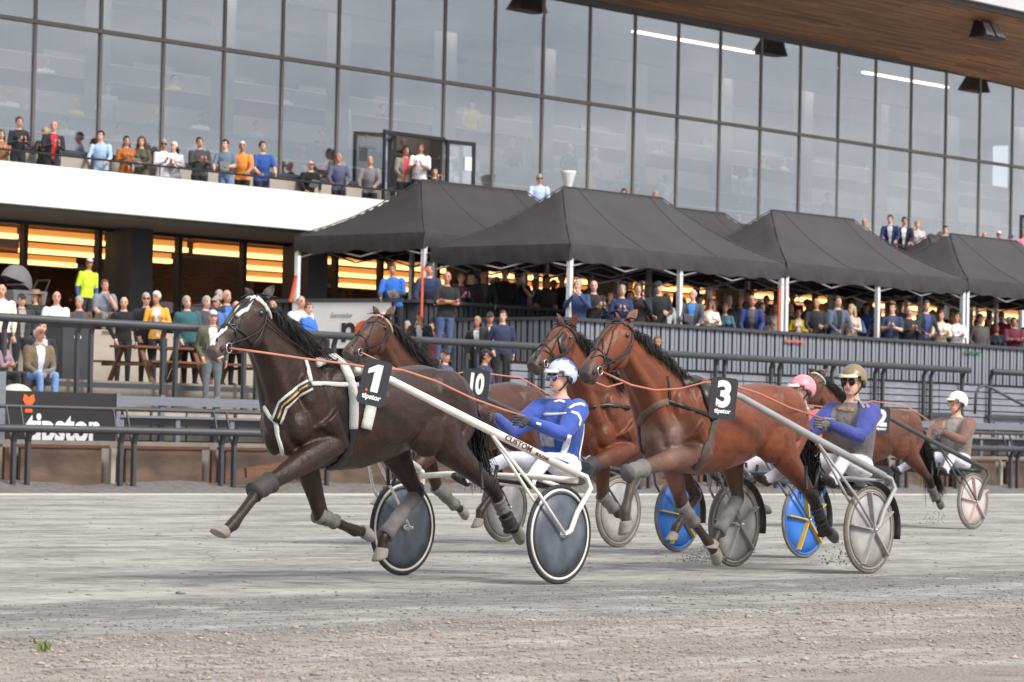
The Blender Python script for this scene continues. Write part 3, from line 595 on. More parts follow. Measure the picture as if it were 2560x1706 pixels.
# ------------------------------------------------------------------ people
def cloth(rgb, rough=.85):
    k = 'cloth_%d_%d_%d' % tuple(rgb); return mat(k, srgb(*rgb), rough, .18, 4, .9, bscale=7, sheen=.15, bdist=.035)
SKIN = [mat('skin_a', srgb(214, 160, 136), .5, .06, 9), mat('skin_b', srgb(222, 174, 150), .5, .06, 9), mat('skin_c', srgb(190, 136, 110), .5, .06, 9)]
m_lip = mat('lip', srgb(170, 100, 92), .5, .05, 9); m_eye = mat('eye_dark', (.02, .015, .012), .3, 0, 9); m_shoe = mat('shoe', (.04, .04, .045), .6, .1, 5); m_wshoe = mat('white_shoe', (.75, .75, .75), .6, .05, 5)
def lean(p, a, piv=(0, 0, .93)):
    p = Vector(p)-Vector(piv); return Vector((p.x, p.y*cos(a)-p.z*sin(a), p.y*sin(a)+p.z*cos(a)))+Vector(piv)
ARMS = {  # elbow, wrist, hand direction for the left arm (x>0); mirrored for the right
 'down': ((.245, .02, 1.12), (.25, -.05, .88), (0, -.1, -1)), 'clap': ((.235, -.08, 1.14), (.075, -.30, 1.20), (-.12, -.7, .6)), 'claphi': ((.25, -.13, 1.18), (.07, -.27, 1.40), (-.1, -.4, .9)),
 'rail': ((.25, -.14, 1.16), (.19, -.36, 1.06), (-.1, -.9, -.3)), 'paper': ((.235, -.06, 1.13), (.12, -.29, 1.12), (-.5, -.8, .1)), 'cross': ((.23, -.13, 1.14), (-.05, -.21, 1.17), (-1, -.1, .12)),
 'pocket': ((.27, .05, 1.13), (.19, -.05, .93), (-.3, -.3, -.9)), 'lap': ((.23, -.1, 1.13), (.11, -.30, 1.03), (-.3, -.9, -.2)), 'chin': ((.2, -.22, 1.16), (.05, -.2, 1.42), (-.3, -.1, .9)),
 'rein': ((.21, -.26, 1.19), (.10, -.50, 1.25), (-.05, -1, .05))}
def person_mesh(armL='down', armR='down', la=0., legs='stand', voxel=.016, bulk=1., female=False, head_turn=0., knees=None, feet=None, jacket=1., raglan=False):
    b = MB(); LB = lambda p: lean(p, la)
    w = .9 if female else 1.
    T = [(.84, .15, .10, 0), (.93, .172*(1.04 if female else 1), .115, 0), (1.06, .152*bulk*w, .10*bulk, 0), (1.2, .172*bulk*w, .118*bulk, -.008), (1.33, .186*bulk*w, .12, -.008), (1.41, .165*w, .095, 0), (1.455, .10*w, .07, .008), (1.49, .06, .058, .008)]
    b.loft([[LB((x*cos(a)*1., y0+y*sin(a)*1., z)) for a in [2*pi*k/18 for k in range(18)]] for z, x, y, y0 in T])
    if female: b.ball(LB((.075, -.10, 1.29)), (.07, .06, .065), 10, 6).ball(LB((-.075, -.10, 1.29)), (.07, .06, .065), 10, 6)
    R = Matrix.Rotation(head_turn, 3, 'Z'); HC = LB((0, .005, 1.5)); HH = lambda p: HC + R @ (Vector(p)-Vector((0, .005, 1.5)))
    b.tube([LB((0, .012, 1.4)), HH((0, .002, 1.57))], [.058 if not female else .05, .05 if not female else .044], 12)
    b.ball(HH((0, .008, 1.652)), (.074, .093, .098), 16, 12).ball(HH((0, -.032, 1.598)), (.06, .062, .088), 14, 10).ball(HH((0, -.058, 1.545)), (.034, .032, .026), 10, 6)
    b.ball(HH((0, -.096, 1.612)), (.014, .018, .024), 8, 6).ball(HH((0, -.086, 1.636)), (.011, .014, .026), 8, 6).ball(HH((0, -.07, 1.664)), (.052, .022, .012), 10, 6)
    for s in (-1, 1): b.ball(HH((s*.075, .01, 1.62)), (.011, .02, .032), 8, 6)
    bones = [('skin', LB((0, .012, 1.475)), HH((0, 0, 1.75)), .06), ('torso', LB((0, 0, .9)), LB((0, 0, 1.33)), .14)]
    fing = []
    for s, arm in ((1, armL), (-1, armR)):
        if arm is None: continue
        E_, W_, D_ = [Vector(q) for q in (ARMS[arm] if isinstance(arm, str) else arm)]
        mir = (lambda q: Vector((q.x*s, q.y, q.z)))
        sh = LB((s*.185*w, .0, 1.385)); el, wr = LB(mir(E_)), LB(mir(W_)); hd = mir(D_).normalized()
        if not isinstance(arm, str) and len(arm) > 3: el, wr, hd = Vector(arm[0]), Vector(arm[1]), Vector(arm[2]).normalized()
        b.ball(sh, (.064*jacket, .062*jacket, .062*jacket), 10, 8)
        b.tube([sh, (sh+el)/2, el], [.058*jacket*bulk, .05*jacket*bulk, .043*jacket], 10).ball(el, .043*jacket, 8, 6).tube([el, el*.6+wr*.4, wr], [.043*jacket, .042*jacket, .031*jacket], 10)
        pc = wr + hd*.05; n = hd.orthogonal().normalized(); inw = Vector((-s, 0, 0)); inw = (inw-hd*inw.dot(hd)); inw = inw.normalized() if inw.length > .2 else n; sidev = hd.cross(inw)
        Mh = Matrix((sidev, inw, hd)).transposed(); b.tube([wr-hd*.01, wr+hd*.025], [.024, .026], 8).ball(pc, (.041, .017, .052), 10, 8, Mh)
        bones += [('fore' if raglan else 'torso', sh, (sh+el)/2, .05), ('fore' if raglan else 'upper', (sh+el)/2, el, .045), ('fore', el, wr-hd*.012, .04), ('hand', wr+hd*.01, pc+hd*.05, .03)]
        for k, (o_, ln) in enumerate(((-.031, .058), (-.011, .072), (.010, .076), (.030, .068))):
            a0 = pc+hd*.036+sidev*o_; fing.append([a0, a0+hd*ln*.5+inw*.004, a0+hd*ln*.8+inw*.018, a0+hd*ln*.9+inw*.034])
        a0 = pc-hd*.025+sidev*(.034*(1 if s > 0 else -1)) ; fing.append([a0, a0+hd*.03+inw*.02+sidev*(.015*s), a0+hd*.055+inw*.03+sidev*(.012*s)])
    for s in (1, -1):
        hip = Vector((s*.088, 0, .9))
        if legs == 'stand': kn, an = Vector((s*.10, -.015, .49)), Vector((s*.105, .02, .08)); toe = Vector((s*.125, -.16, .035))
        elif legs == 'sit': hip = Vector((s*.09, 0, .93)); kn, an = Vector((s*.13, -.43, .98)), Vector((s*.12, -.42, .56)); toe = an+Vector((s*.02, -.16, -.05))
        else: kn, an, toe = [Vector((s*q[0], q[1], q[2])) for q in legs]
        b.ball(hip, (.09, .1, .1), 12, 8).tube([hip, hip*.5+kn*.5, kn], [.092*bulk, .078*bulk, .06], 12).ball(kn, .059, 10, 8).tube([kn, kn*.6+an*.4, an], [.058, .058, .046], 12)
        b.tube([an+Vector((0, .035, -.03)), an*.5+toe*.5+Vector((0, 0, -.01)), toe], [(.042, .042), (.04, .045), (.028, .04)], 10).ball(an, .044, 8, 6)
        bones += [('leg', hip, kn, .08), ('leg', kn, an+Vector((0, 0, .0)), .05), ('foot', an+Vector((0, 0, -.035)), toe, .04)]
    me = organic(b, voxel, 5, .5)
    nf = len(me.polygons); c = np.empty(nf*3); me.polygons.foreach_get('center', c); c = c.reshape(-1, 3); nm = np.empty(nf*3); me.polygons.foreach_get('normal', nm); nm = nm.reshape(-1, 3)
    best = np.full(nf, 1e9); lab = np.zeros(nf, int); IDX = {'skin': 0, 'torso': 1, 'upper': 1, 'fore': 2, 'hand': 6, 'leg': 3, 'foot': 4}
    for kname, p, q, r in bones:
        p, q = np.array(p), np.array(q); d = q-p; t = np.clip(((c-p)@d)/max(d@d, 1e-9), 0, 1); dist = np.linalg.norm(c-(p+t[:, None]*d), axis=1)-r; m_ = dist < best; best[m_] = dist[m_]; lab[m_] = IDX[kname]
    # front panel (open jacket) in torso space
    ca, sa = cos(-la), sin(-la); yr = c[:, 1]*ca-(c[:, 2]-.93)*sa; zr = c[:, 1]*sa+(c[:, 2]-.93)*ca+.93
    lab[(lab == 3) & (zr > .87) & (legs == 'stand')] = 1
    if legs == 'stand': lab[((lab == 1) | (lab == 5)) & (zr < .87)] = 3
    lab[(lab == 1) & (yr < -.06) & (np.abs(c[:, 0]) < .028+.05*np.clip((zr-1.0)/.45, 0, 1)) & (zr > .9)] = 5
    lab[((lab == 1) | (lab == 5) | (lab == 2)) & (zr > 1.468) & (np.abs(c[:, 0]) < .13)] = 0
    bm = bmesh.new(); bm.from_mesh(me)
    for f, l in zip(bm.faces, lab.tolist()): f.material_index = l
    ex = MB()
    ex.mi(6)
    for fg in fing: ex.tube(fg, [.0095]*(len(fg)-1)+[.007], 6)
    ex.mi(7)
    for s in (-1, 1): ex.ball(HH((s*.032, -.078, 1.64)), (.014, .009, .008), 8, 6); ex.obox(HH((s*.034, -.088, 1.668)), (.036, .008, .008), R)
    ex.mi(8).obox(HH((0, -.089, 1.575)), (.045, .012, .011), R)
    tm = ex.mesh('x', []); bm2 = bmesh.new(); 
    o = len(bm.verts); vs = [bm.verts.new(v) for v in ex.v]
    for f, k in zip(ex.f, ex.m):
        try: nf_ = bm.faces.new([vs[i] for i in f]); nf_.material_index = k; nf_.smooth = True
        except ValueError: pass
    bm.to_mesh(me); bm.free(); bm2.free(); bpy.data.meshes.remove(tm)
    for m_ in (SKIN[0], m_black, m_black, m_black, m_shoe, m_black, SKIN[0], m_eye, m_lip): me.materials.append(m_)
    top = HH((0, .008, 1.75)); return dict(me=me, head=Matrix.Translation(HH((0, .008, 1.652))) @ R.to_4x4(), top=top.z)
# hair and headgear, built round the head centre
def shell(rx, ry, rz, off, keep, n=22, m=16):
    b = MB().ball(off, (rx, ry, rz), n, m); bm = bmesh.new(); vs = [bm.verts.new(v) for v in b.v]
    for f in b.f:
        cc = sum((Vector(b.v[i]) for i in f), Vector())/len(f)
        if keep(cc): bm.faces.new([vs[i] for i in f])
    for v in [v for v in bm.verts if not v.link_faces]: bm.verts.remove(v)
    for f in bm.faces: f.smooth = True
    return bm
def bm_mesh(name, bms):
    me = bpy.data.meshes.new(name); bm = bmesh.new()
    for k in bms:
        t = bpy.data.meshes.new('t'); k.to_mesh(t); bm.from_mesh(t); bpy.data.meshes.remove(t); k.free()
    bm.to_mesh(me); bm.free(); me.polygons.foreach_set('use_smooth', [True]*len(me.polygons)); me.materials.append(m_black); return me
def mb_bm(b): bm = bmesh.new(); vs = [bm.verts.new(v) for v in b.v]; [bm.faces.new([vs[i] for i in f]) for f in b.f]; return bm
_short = lambda c: (c.z > .045 - .0*c.y) if c.y < -.05 else (c.z > -.015 if c.y < .03 else c.z > -.075)
HAIR = {}
HAIR['short'] = bm_mesh('hair_short', [shell(.082, .102, .108, (0, .006, .006), _short)])
HAIR['fringe'] = bm_mesh('hair_fringe', [shell(.081, .1, .1, (0, .008, .0), lambda c: c.y > -.02 and -.07 < c.z < .03)])
lb = MB()
for i in range(13):
    a = pi*(-.12+1.24*i/12); x, y = .085*cos(a), .03+.082*sin(a)
    lb.tube([(x*.9, y*.8, .06), (x, y, -.03), (x*1.1, y*1.05+.01, -.13), (x*1.15, y*.9-.01, -.27-.02*(i % 3))], [.02, .026, .028, .01], 6)
HAIR['long'] = bm_mesh('hair_long', [shell(.085, .106, .112, (0, .008, .006), _short), mb_bm(lb)])
HAIR['bun'] = bm_mesh('hair_bun', [shell(.082, .102, .108, (0, .006, .006), _short), mb_bm(MB().ball((0, .11, .05), .045))])
cp = MB(); cp.loft([[(x*.075*q, -.07-.085*(1-abs(x)**2)*t, .052-.02*t+.0*q+z) for x in [-1+.2*k for k in range(11)]] for t, q, z in ((0, 1.05, .006), (1, .95, .0), (1, .95, -.008), (0, 1.05, -.006))], closed=True)
HAIR['cap'] = bm_mesh('cap', [shell(.086, .108, .112, (0, .004, .008), lambda c: c.z > .045), mb_bm(cp)])
ht = MB(); ht.loft([[(r*cos(2*pi*k/24), r*sin(2*pi*k/24)*1.05, z) for k in range(24)] for r, z in ((.10, .05), (.185, .035), (.19, .028), (.10, .04), (.092, .09), (.075, .13), (.02, .135))])
HAIR['hat'] = bm_mesh('sun_hat', [mb_bm(ht)])
HAIR['beanie'] = bm_mesh('beanie', [shell(.088, .108, .115, (0, .008, .012), lambda c: c.z > .02)])
def glasses(bm): pass
gm = MB()
for s in (-1, 1): gm.obox((s*.034, -.105, -.012), (.054, .008, .034)); gm.bar((s*.064, -.1, -.006), (s*.08, .0, -.006), .006, .006)
gm.obox((0, -.106, -.004), (.02, .006, .006)); HAIR['shades'] = bm_mesh('sunglasses', [mb_bm(gm)])
HCOL = {'dk': mat('hair_dark', (.022, .016, .012), .6, .2, 20), 'br': mat('hair_brown', (.09, .05, .028), .6, .2, 20), 'bl': mat('hair_blond', (.42, .30, .16), .55, .2, 20), 'gr': mat('hair_grey', (.38, .37, .35), .6, .15, 20), 'wh': mat('hair_white', (.68, .67, .64), .6, .1, 20), 'rd': mat('hair_auburn', (.16, .07, .03), .6, .2, 20)}
TPL = {}
def tpl(key):
    if key not in TPL:
        pose, fem, var = key; P = {'clap': ('clap', 'clap', .03, 'stand'), 'claphi': ('claphi', 'claphi', .0, 'stand'), 'rail': ('rail', 'rail', .17, 'stand'), 'leanrail': ('rail', 'rail', .42, 'stand'), 'paper': ('paper', 'rail', .08, 'stand'), 'cross': ('cross', 'cross', 0., 'stand'), 'stand': ('down', 'pocket', 0., 'stand'), 'arms': ('down', 'down', .0, 'stand'), 'sit': ('lap', 'lap', .1, 'sit'), 'sitchin': ('chin', 'lap', .2, 'sit'), 'sitcross': ('cross', 'cross', .05, 'sit')}[pose]
        TPL[key] = person_mesh(P[0], P[1], P[2], P[3], female=fem, bulk=(1.0 if fem else 1.06)+.1*var, head_turn=(-.35, .2)[var]+random.uniform(-.1, .1), jacket=(1.0 if fem else 1.1)+.1*var)
    return TPL[key]
def person(px, py, Y, z0, pose, label, top, trs=(40, 42, 48), front=None, sleeve=None, hair='short', hc='br', fem=False, rot=None, paper=False, shoe=None, group=None, shades=False, cap=None, yr=None, skin=None, glass=False):
    T = tpl((pose, fem, random.randrange(2))); want = 0.97 if fem else 1.015; sit = pose.startswith('sit')
    best = None
    for dy in ([0] if yr is None else [k*.1 for k in range(int(yr[0]*10), int(yr[1]*10)+1)]):
        p = at(px, py, Y=Y+dy); zf = z0(Y+dy) if callable(z0) else z0; s = (p.z-zf)/(T['top']-(.93 if sit else 0)); e = abs(s-want)+.01*abs(dy)
        if best is None or e < best[0]: best = (e, p, s, Y+dy, zf)
    e, p, s, yy, zf = best
    if e > .1: print('PERSON', round(s, 2), label)
    s = min(max(s, .86), 1.1)
    a = rot if rot is not None else radians(random.uniform(-62, -18)); zb = p.z - T['top']*s
    o = link('person', T['me'], None, label, 'person', group)
    R = Matrix.Rotation(a, 3, 'Z'); hl = R @ (T['head'].translation*s); o.location = (p.x-hl.x, p.y-hl.y+.0, zb); o.scale = (s, s, s); o.rotation_euler = (random.gauss(0, .03), random.gauss(0, .03), a)
    if front is None and not fem and sleeve is None and any(w in label for w in ('jacket', 'coat', 'suit', 'blazer')) and random.random() < .6: front = random.choice(((190, 190, 196), (60, 70, 100), (110, 104, 100), (40, 40, 44), (160, 150, 150)))
    sk_ = SKIN[skin if skin is not None else random.randrange(3)]; tp = cloth(top)
    ms = (sk_, tp, tp if sleeve is None else (sk_ if sleeve == 'bare' else cloth(sleeve)), cloth(trs), shoe or m_shoe, cloth(front) if front else tp, sk_, m_eye, m_lip)
    for i, m_ in enumerate(ms): o.material_slots[i].link = 'OBJECT'; o.material_slots[i].material = m_
    if hair:
        h = link({'short': 'hair', 'long': 'hair', 'bun': 'hair', 'fringe': 'hair', 'cap': 'cap', 'hat': 'sun_hat', 'beanie': 'beanie'}[hair], HAIR[hair], o); h.matrix_local = T['head']
        h.material_slots[0].link = 'OBJECT'; h.material_slots[0].material = cloth(cap) if cap else HCOL[hc]
        if hair in ('hat', 'cap'):
            h2 = link('hair', HAIR['long' if fem else 'fringe'], o); h2.matrix_local = T['head']; h2.material_slots[0].link = 'OBJECT'; h2.material_slots[0].material = HCOL[hc]
    if shades: g = link('sunglasses', HAIR['shades'], o); g.matrix_local = T['head']
    if paper:
        q = MB().obox((0, 0, 0), (.21, .002, .28)).mesh('paper', m_paper) if 'pp' not in TPL else TPL['pp']; TPL['pp'] = q
        k = link('paper_sheet', q, None, ' '.join(('sheet held by ' + label).split()[:16]), 'paper', 'race cards held by spectators'); hp = Vector((.02, -.38, 1.1 if not sit else 1.0))*s
        k.location = o.location + R @ hp; k.rotation_euler = (radians(55), random.uniform(-.3, .3), a)
    return o
BAL = 6.1
def bal(px, py, pose, d, *a, z=None, **k): return person(px, py, 53.5, z or BAL, pose, d, *a, yr=(0, 1.1), **k)
bal(5, 325, 'clap', 'person in tan at the very left end of the balcony', (160, 110, 80), fem=True, hair='long', hc='br')
bal(47, 293, 'clap', 'clapping person in a black cardigan on the balcony, second from the left', (34, 34, 40), hair='bun', hc='br', fem=True, front=(40, 40, 44))
bal(106, 318, 'clap', 'person in black half hidden beside the red shirt on the balcony', (36, 34, 38), hair='bun', hc='bl', fem=True)
bal(127, 302, 'clap', 'clapping person in a dark jacket over a red shirt on the balcony', (36, 38, 48), front=(214, 38, 48), hair='fringe', hc='gr')
bal(253, 327, 'rail', 'person in a light blue shirt leaning on the balcony rail', (176, 204, 240), (40, 44, 60), hc='dk')
bal(317, 340, 'clap', 'clapping person in a rust-orange coat on the balcony', (176, 100, 36), (30, 28, 30), fem=True, hair='bun', hc='dk')
bal(353, 342, 'paper', 'person with long brown hair and olive top on the balcony', (86, 84, 70), (110, 112, 96), fem=True, hair='long', hc='br', paper=True)
bal(408, 349, 'clap', 'person in a white shirt and blue jeans on the balcony', (232, 228, 236), (58, 76, 110), hc='gr', shades=True)
bal(440, 355, 'clap', 'white-haired person in a white top on the balcony', (236, 232, 238), (44, 44, 50), fem=True, hair='short', hc='wh')
bal(501, 344, 'clap', 'clapping person in a charcoal sweater on the balcony', (70, 66, 68), (30, 30, 32), hc='br')
bal(569, 349, 'paper', 'person in a patterned grey-blue shirt and pale jeans on the balcony', (110, 124, 146), (110, 146, 190), sleeve='bare', hc='dk', paper=True)
bal(606, 354, 'rail', 'white-haired person in a bright orange shirt on the balcony', (246, 150, 66), (40, 40, 48), sleeve='bare', hc='wh')
bal(663, 354, 'rail', 'person in a blue polo shirt on the balcony', (44, 84, 160), (40, 48, 70), sleeve='bare', hc='br')
bal(781, 402, 'leanrail', 'bald person in black leaning low over the balcony rail with paper', (28, 26, 30), (30, 30, 34), hair=None, paper=True, shades=True)
bal(852, 383, 'rail', 'person in a slate blue shirt leaning on the balcony rail', (88, 94, 120), (34, 34, 40), hair='fringe', hc='gr')
bal(924, 390, 'rail', 'bald person in a grey patterned shirt by the balcony door', (130, 124, 130), (30, 30, 34), hair=None)
bal(1010, 365, 'rail', 'person in a grey jacket over a red shirt in front of the open door', (140, 134, 128), (40, 42, 56), front=(230, 70, 80), hc='dk', z=6.5)
bal(1048, 359, 'clap', 'person in a white short-sleeved shirt in front of the open door', (238, 234, 240), (44, 50, 76), sleeve='bare', hc='br', z=6.55)
bal(1089, 419, 'claphi', 'person in black waving above the ridge of the left tent', (34, 30, 32), hc='dk')
bal(1345, 436, 'rail', 'grey-haired person in a pale blue shirt between the two tent ridges', (196, 212, 244), (60, 70, 90), hc='gr', shades=True)
bal(1556, 472, 'arms', 'dark-haired person of whom only the head shows above the centre tent', (90, 80, 80), hc='dk')
bal(1631, 475, 'arms', 'bald person of whom only the head shows above the centre tent', (120, 110, 110), hair=None)
bal(2157, 546, 'arms', 'person whose head shows above the tent right of centre', (170, 160, 150), hair='fringe', hc='bl')
bal(2228, 538, 'rail', 'person in a navy jacket, first of the balcony group at the right', (38, 50, 92), (30, 32, 44), front=(200, 205, 220), hc='dk')
bal(2259, 543, 'rail', 'person in a dark blazer over a white shirt in the right balcony group', (34, 38, 56), (28, 28, 36), front=(236, 236, 244), hc='dk')
bal(2296, 552, 'rail', 'person in a pale grey T-shirt in the right balcony group', (206, 196, 200), (60, 58, 64), sleeve='bare', hc='bl', fem=True, hair='bun')
bal(2289, 571, 'rail', 'blond person in black in front of the grey T-shirt', (30, 28, 32), fem=True, hair='long', hc='bl')
bal(2362, 565, 'rail', 'person in a white shirt alone on the right part of the balcony', (240, 238, 244), hc='dk')
bal(2464, 580, 'arms', 'bald person in black above the rightmost tent', (36, 32, 36), hair=None)
bal(2499, 579, 'claphi', 'person in a pale blue shirt raising a hand to a white cap', (170, 186, 226), hair='cap', cap=(236, 236, 236), hc='br')
bal(2526, 587, 'clap', 'person in a white T-shirt with a blue cap at the right', (240, 240, 242), sleeve='bare', hair='cap', cap=(50, 80, 190), hc='br')
bal(2556, 572, 'stand', 'person in pink at the right edge of the balcony', (226, 150, 176), hair='fringe', hc='gr')
bal(2552, 600, 'clap', 'person in a black T-shirt with sunglasses at the right edge of the balcony', (30, 28, 30), sleeve='bare', hair='short', hc='dk', shades=True)
def ter(px, py, pose, d, *a, back=0, **k): return person(px, py, 43.45 + (.8 if back else 0), (lambda Y: 2.95 if Y > 46.75 else TZ), pose, d, *a, yr=(0, 4.2 if back else 1.0), **k)
TU = 2.95
def upt(px, py, pose, d, *a, **k): return person(px, py, 47.0, TU, pose, d, *a, yr=(0, 2.6), **k)
upt(992, 660, 'paper', 'person in a bright blue jacket under the left tent holding a sheet', (46, 110, 204), paper=True, hc='dk', sleeve=(50, 60, 80))
upt(1073, 659, 'rail', 'person in navy behind the left tent pole', (44, 56, 92), hc='dk')
upt(1151, 683, 'clap', 'person in a purple jacket under the left tent', (76, 44, 92), fem=True, hair='bun', hc='bl', front=(120, 60, 70))
upt(1177, 679, 'stand', 'person in a dark beanie and dark coat under the left tent', (40, 36, 38), hair='beanie', cap=(40, 38, 42))
upt(1212, 674, 'rail', 'person in dark green under the left tent', (40, 48, 46), hc='dk', front=(90, 84, 80))
upt(1260, 669, 'stand', 'tall person in a black sweater under the left tent', (28, 28, 32), hc='dk')
upt(1307, 679, 'claphi', 'person in a navy polo with sunglasses holding up a phone', (44, 48, 76), sleeve='bare', hc='dk', shades=True)
upt(1364, 689, 'stand', 'person in an olive T-shirt in the shade of the centre tent', (72, 66, 56), sleeve='bare', hc='dk')
upt(1413, 684, 'rail', 'person in black behind the corner pole of the centre tent', (36, 34, 38), sleeve='bare', hc='dk')
person(1111, 679, 46.2, 2.55, 'cross', 'bald person in a black T-shirt with arms crossed', (30, 30, 32), (70, 90, 130), sleeve='bare', hair=None, yr=(-1.5, .3))
ter(1448, 699, 'claphi', 'grey-haired person in a navy sweater right of the corner pole', (48, 66, 110), hc='gr')
ter(1480, 688, 'stand', 'person in grey with a grey cap under the centre tent', (120, 118, 120), hair='cap', cap=(150, 150, 156), hc='dk', back=1)
ter(1489, 702, 'clap', 'clapping person in a black zip jacket under the centre tent', (30, 30, 34), hair='fringe', hc='gr')
ter(1525, 728, 'clap', 'brown-haired person in navy clapping at the parapet', (46, 52, 92), fem=True, hair='long', hc='rd')
ter(1550, 713, 'clap', 'blond person with sunglasses on the head and navy blazer', (44, 54, 92), fem=True, hair='bun', hc='bl')
ter(1594, 709, 'claphi', 'clapping person in a black jacket above the third horse', (32, 32, 36), hair='short', hc='br')
ter(1656, 705, 'paper', 'person in a black cap and black jacket holding a phone', (32, 34, 36), hair='cap', cap=(44, 44, 48), hc='gr')
ter(1693, 728, 'stand', 'person with auburn hair in black left of the white pole', (34, 32, 34), fem=True, hair='long', hc='rd', back=1)
ter(1725, 723, 'rail', 'person in a bright blue shirt and grey jacket right of the pole', (80, 84, 94), front=(70, 140, 226), hair='fringe', hc='gr', paper=True)
ter(1770, 746, 'cross', 'blond person in a cream sweater with arms crossed', (238, 230, 216), fem=True, hair='long', hc='bl')
ter(1817, 734, 'stand', 'tall long-haired blond person behind the teal jacket', (92, 100, 104), fem=True, hair='long', hc='bl', back=1)
ter(1813, 757, 'leanrail', 'blond person in a teal jacket leaning on the parapet', (82, 122, 140), fem=True, hair='bun', hc='bl')
ter(1862, 725, 'stand', 'dark person in the shade behind the navy blazer', (52, 46, 46), hc='dk', back=1)
ter(1880, 741, 'leanrail', 'person in a navy blazer leaning both hands on the parapet', (44, 60, 118), hc='bl')
ter(1915, 740, 'stand', 'person in brown behind the black-clad reader', (96, 74, 64), hc='br', back=1)
ter(1906, 757, 'paper', 'person in black reading a white sheet at the parapet', (36, 36, 42), fem=True, hair='short', hc='br', paper=True)
ter(1938, 728, 'stand', 'bearded person in a black T-shirt left of the shared pole', (26, 26, 30), hc='dk', sleeve='bare', back=1)
ter(1984, 729, 'stand', 'person in red behind the shared pole', (130, 40, 50), hair='fringe', hc='br', back=1)
ter(1996, 770, 'clap', 'person in a mustard yellow jacket at the parapet', (196, 170, 44), fem=True, hair='bun', hc='dk', front=(236, 230, 220))
ter(2019, 749, 'clap', 'brown-haired person in dark clothes behind the mustard jacket', (44, 40, 42), fem=True, hair='bun', hc='br', back=1)
ter(2042, 746, 'paper', 'bald person in a black jacket holding a drink', (38, 38, 44), hair='fringe', hc='gr')
ter(2098, 741, 'rail', 'person in a grey-blue suit leaning on the parapet', (84, 94, 116), hc='br')
ter(2123, 746, 'claphi', 'person half hidden behind the blond clapper', (60, 54, 58), hc='dk', back=1)
ter(2129, 762, 'clap', 'long-haired blond person in beige clapping', (206, 186, 164), fem=True, hair='long', hc='bl')
ter(2176, 738, 'stand', 'person in a dark navy hooded coat under the tent', (40, 52, 74), hair='beanie', cap=(40, 42, 52), back=1)
ter(2190, 783, 'rail', 'short bald person in a navy jacket left of the middle pole', (40, 46, 66), hair='fringe', hc='wh')
ter(2226, 758, 'clap', 'person in a navy jumper with a white collar clapping', (50, 62, 92), hc='dk', front=(70, 80, 108), sleeve='bare')
ter(2248, 751, 'clap', 'dark-haired person in grey behind the navy jumper', (120, 122, 134), hc='dk', back=1)
ter(2277, 768, 'clap', 'bald person in a black jacket clapping at the parapet', (36, 36, 42), hair='fringe', hc='gr')
ter(2311, 752, 'rail', 'person in a black jacket over a blue shirt at the parapet', (42, 46, 56), front=(60, 80, 150), hc='br')
ter(2350, 777, 'cross', 'person in a beige knit with arms crossed', (222, 206, 190), fem=True, hair='bun', hc='br')
ter(2387, 782, 'cross', 'person in white with arms crossed left of the last pole', (240, 238, 240), fem=True, hair='bun', hc='dk')
ter(2446, 786, 'stand', 'dark-haired person behind the brown sweater at the right', (90, 84, 84), hc='dk', back=1)
ter(2444, 803, 'leanrail', 'person in a brown sweater leaning on the parapet at the right', (104, 82, 64), hair='short', hc='dk')
ter(2495, 811, 'leanrail', 'person in navy leaning on the parapet beside the red jacket', (46, 58, 82), fem=True, hair='bun', hc='bl')
ter(2506, 780, 'stand', 'person in a bright red jacket at the right', (160, 30, 56), hc='rd', back=1)
ter(2537, 794, 'cross', 'person in a maroon coat at the right edge of the terrace', (104, 40, 62), hc='dk')
ter(2560, 820, 'clap', 'person in green cut by the right edge of the picture', (60, 160, 130), hc='br')
# people on the open steps
def stp(px, py, Y, pose, d, *a, yr=(-.8, .8), **k): return person(px, py, Y, floor_z, pose, d, *a, yr=yr, **k)
person(211, 645, 53.2, 3.12, 'arms', 'steward in a yellow-green high-visibility vest and white cap on the concourse', (206, 236, 60), (38, 38, 46), sleeve=(60, 90, 160), hair='cap', cap=(230, 232, 236), hc='dk', shoe=m_wshoe, yr=(-1.5, 1.5), rot=radians(-10))
stp(371, 733, 45.0, 'stand', 'person in a black jacket and dark trousers standing by the picnic table', (38, 38, 42), (52, 50, 52), hc='gr', shades=True)
stp(404, 729, 45.8, 'clap', 'short white-haired person in a mustard cardigan on the middle step', (232, 166, 58), (40, 44, 60), front=(214, 208, 206), fem=True, hc='wh')
stp(533, 777, 40.9, 'stand', 'person in an olive jacket and grey cap standing in front of the rail', (92, 92, 70), (104, 108, 116), front=(220, 216, 214), hair='cap', cap=(190, 200, 220), hc='gr', yr=(-.3, 1.2))
stp(504, 740, 46.5, 'stand', 'grey-haired person in a charcoal coat left of the lead horse', (66, 66, 72), hc='gr', yr=(-1, 2))
stp(546, 726, 47.5, 'stand', 'person in a navy quilted jacket behind the horse head', (44, 60, 92), hc='gr', yr=(-1.5, 2))
stp(569, 725, 46.9, 'stand', 'bald person in navy behind the ears of the lead horse', (40, 44, 62), hair='fringe', hc='wh', front=(60, 110, 200), yr=(-1.5, 2))
stp(684, 751, 47.5, 'stand', 'bald person whose head shows behind the mane of the lead horse', (90, 90, 100), hair='fringe', hc='wh', yr=(-2, 2))
stp(1053, 778, 44.3, 'claphi', 'person in a black sweater with white trim and a black cap clapping', (34, 34, 38), hair='cap', cap=(40, 40, 44), hc='dk', front=(200, 200, 204), yr=(-1, 2))
stp(1087, 803, 44.6, 'clap', 'person in navy clapping behind the tenth horse', (48, 60, 96), hc='br', yr=(-1.5, 2))
stp(1192, 792, 44.0, 'stand', 'blond person in a black jacket over a white top', (36, 36, 40), front=(236, 236, 240), fem=True, hair='bun', hc='bl', yr=(-1, 2))
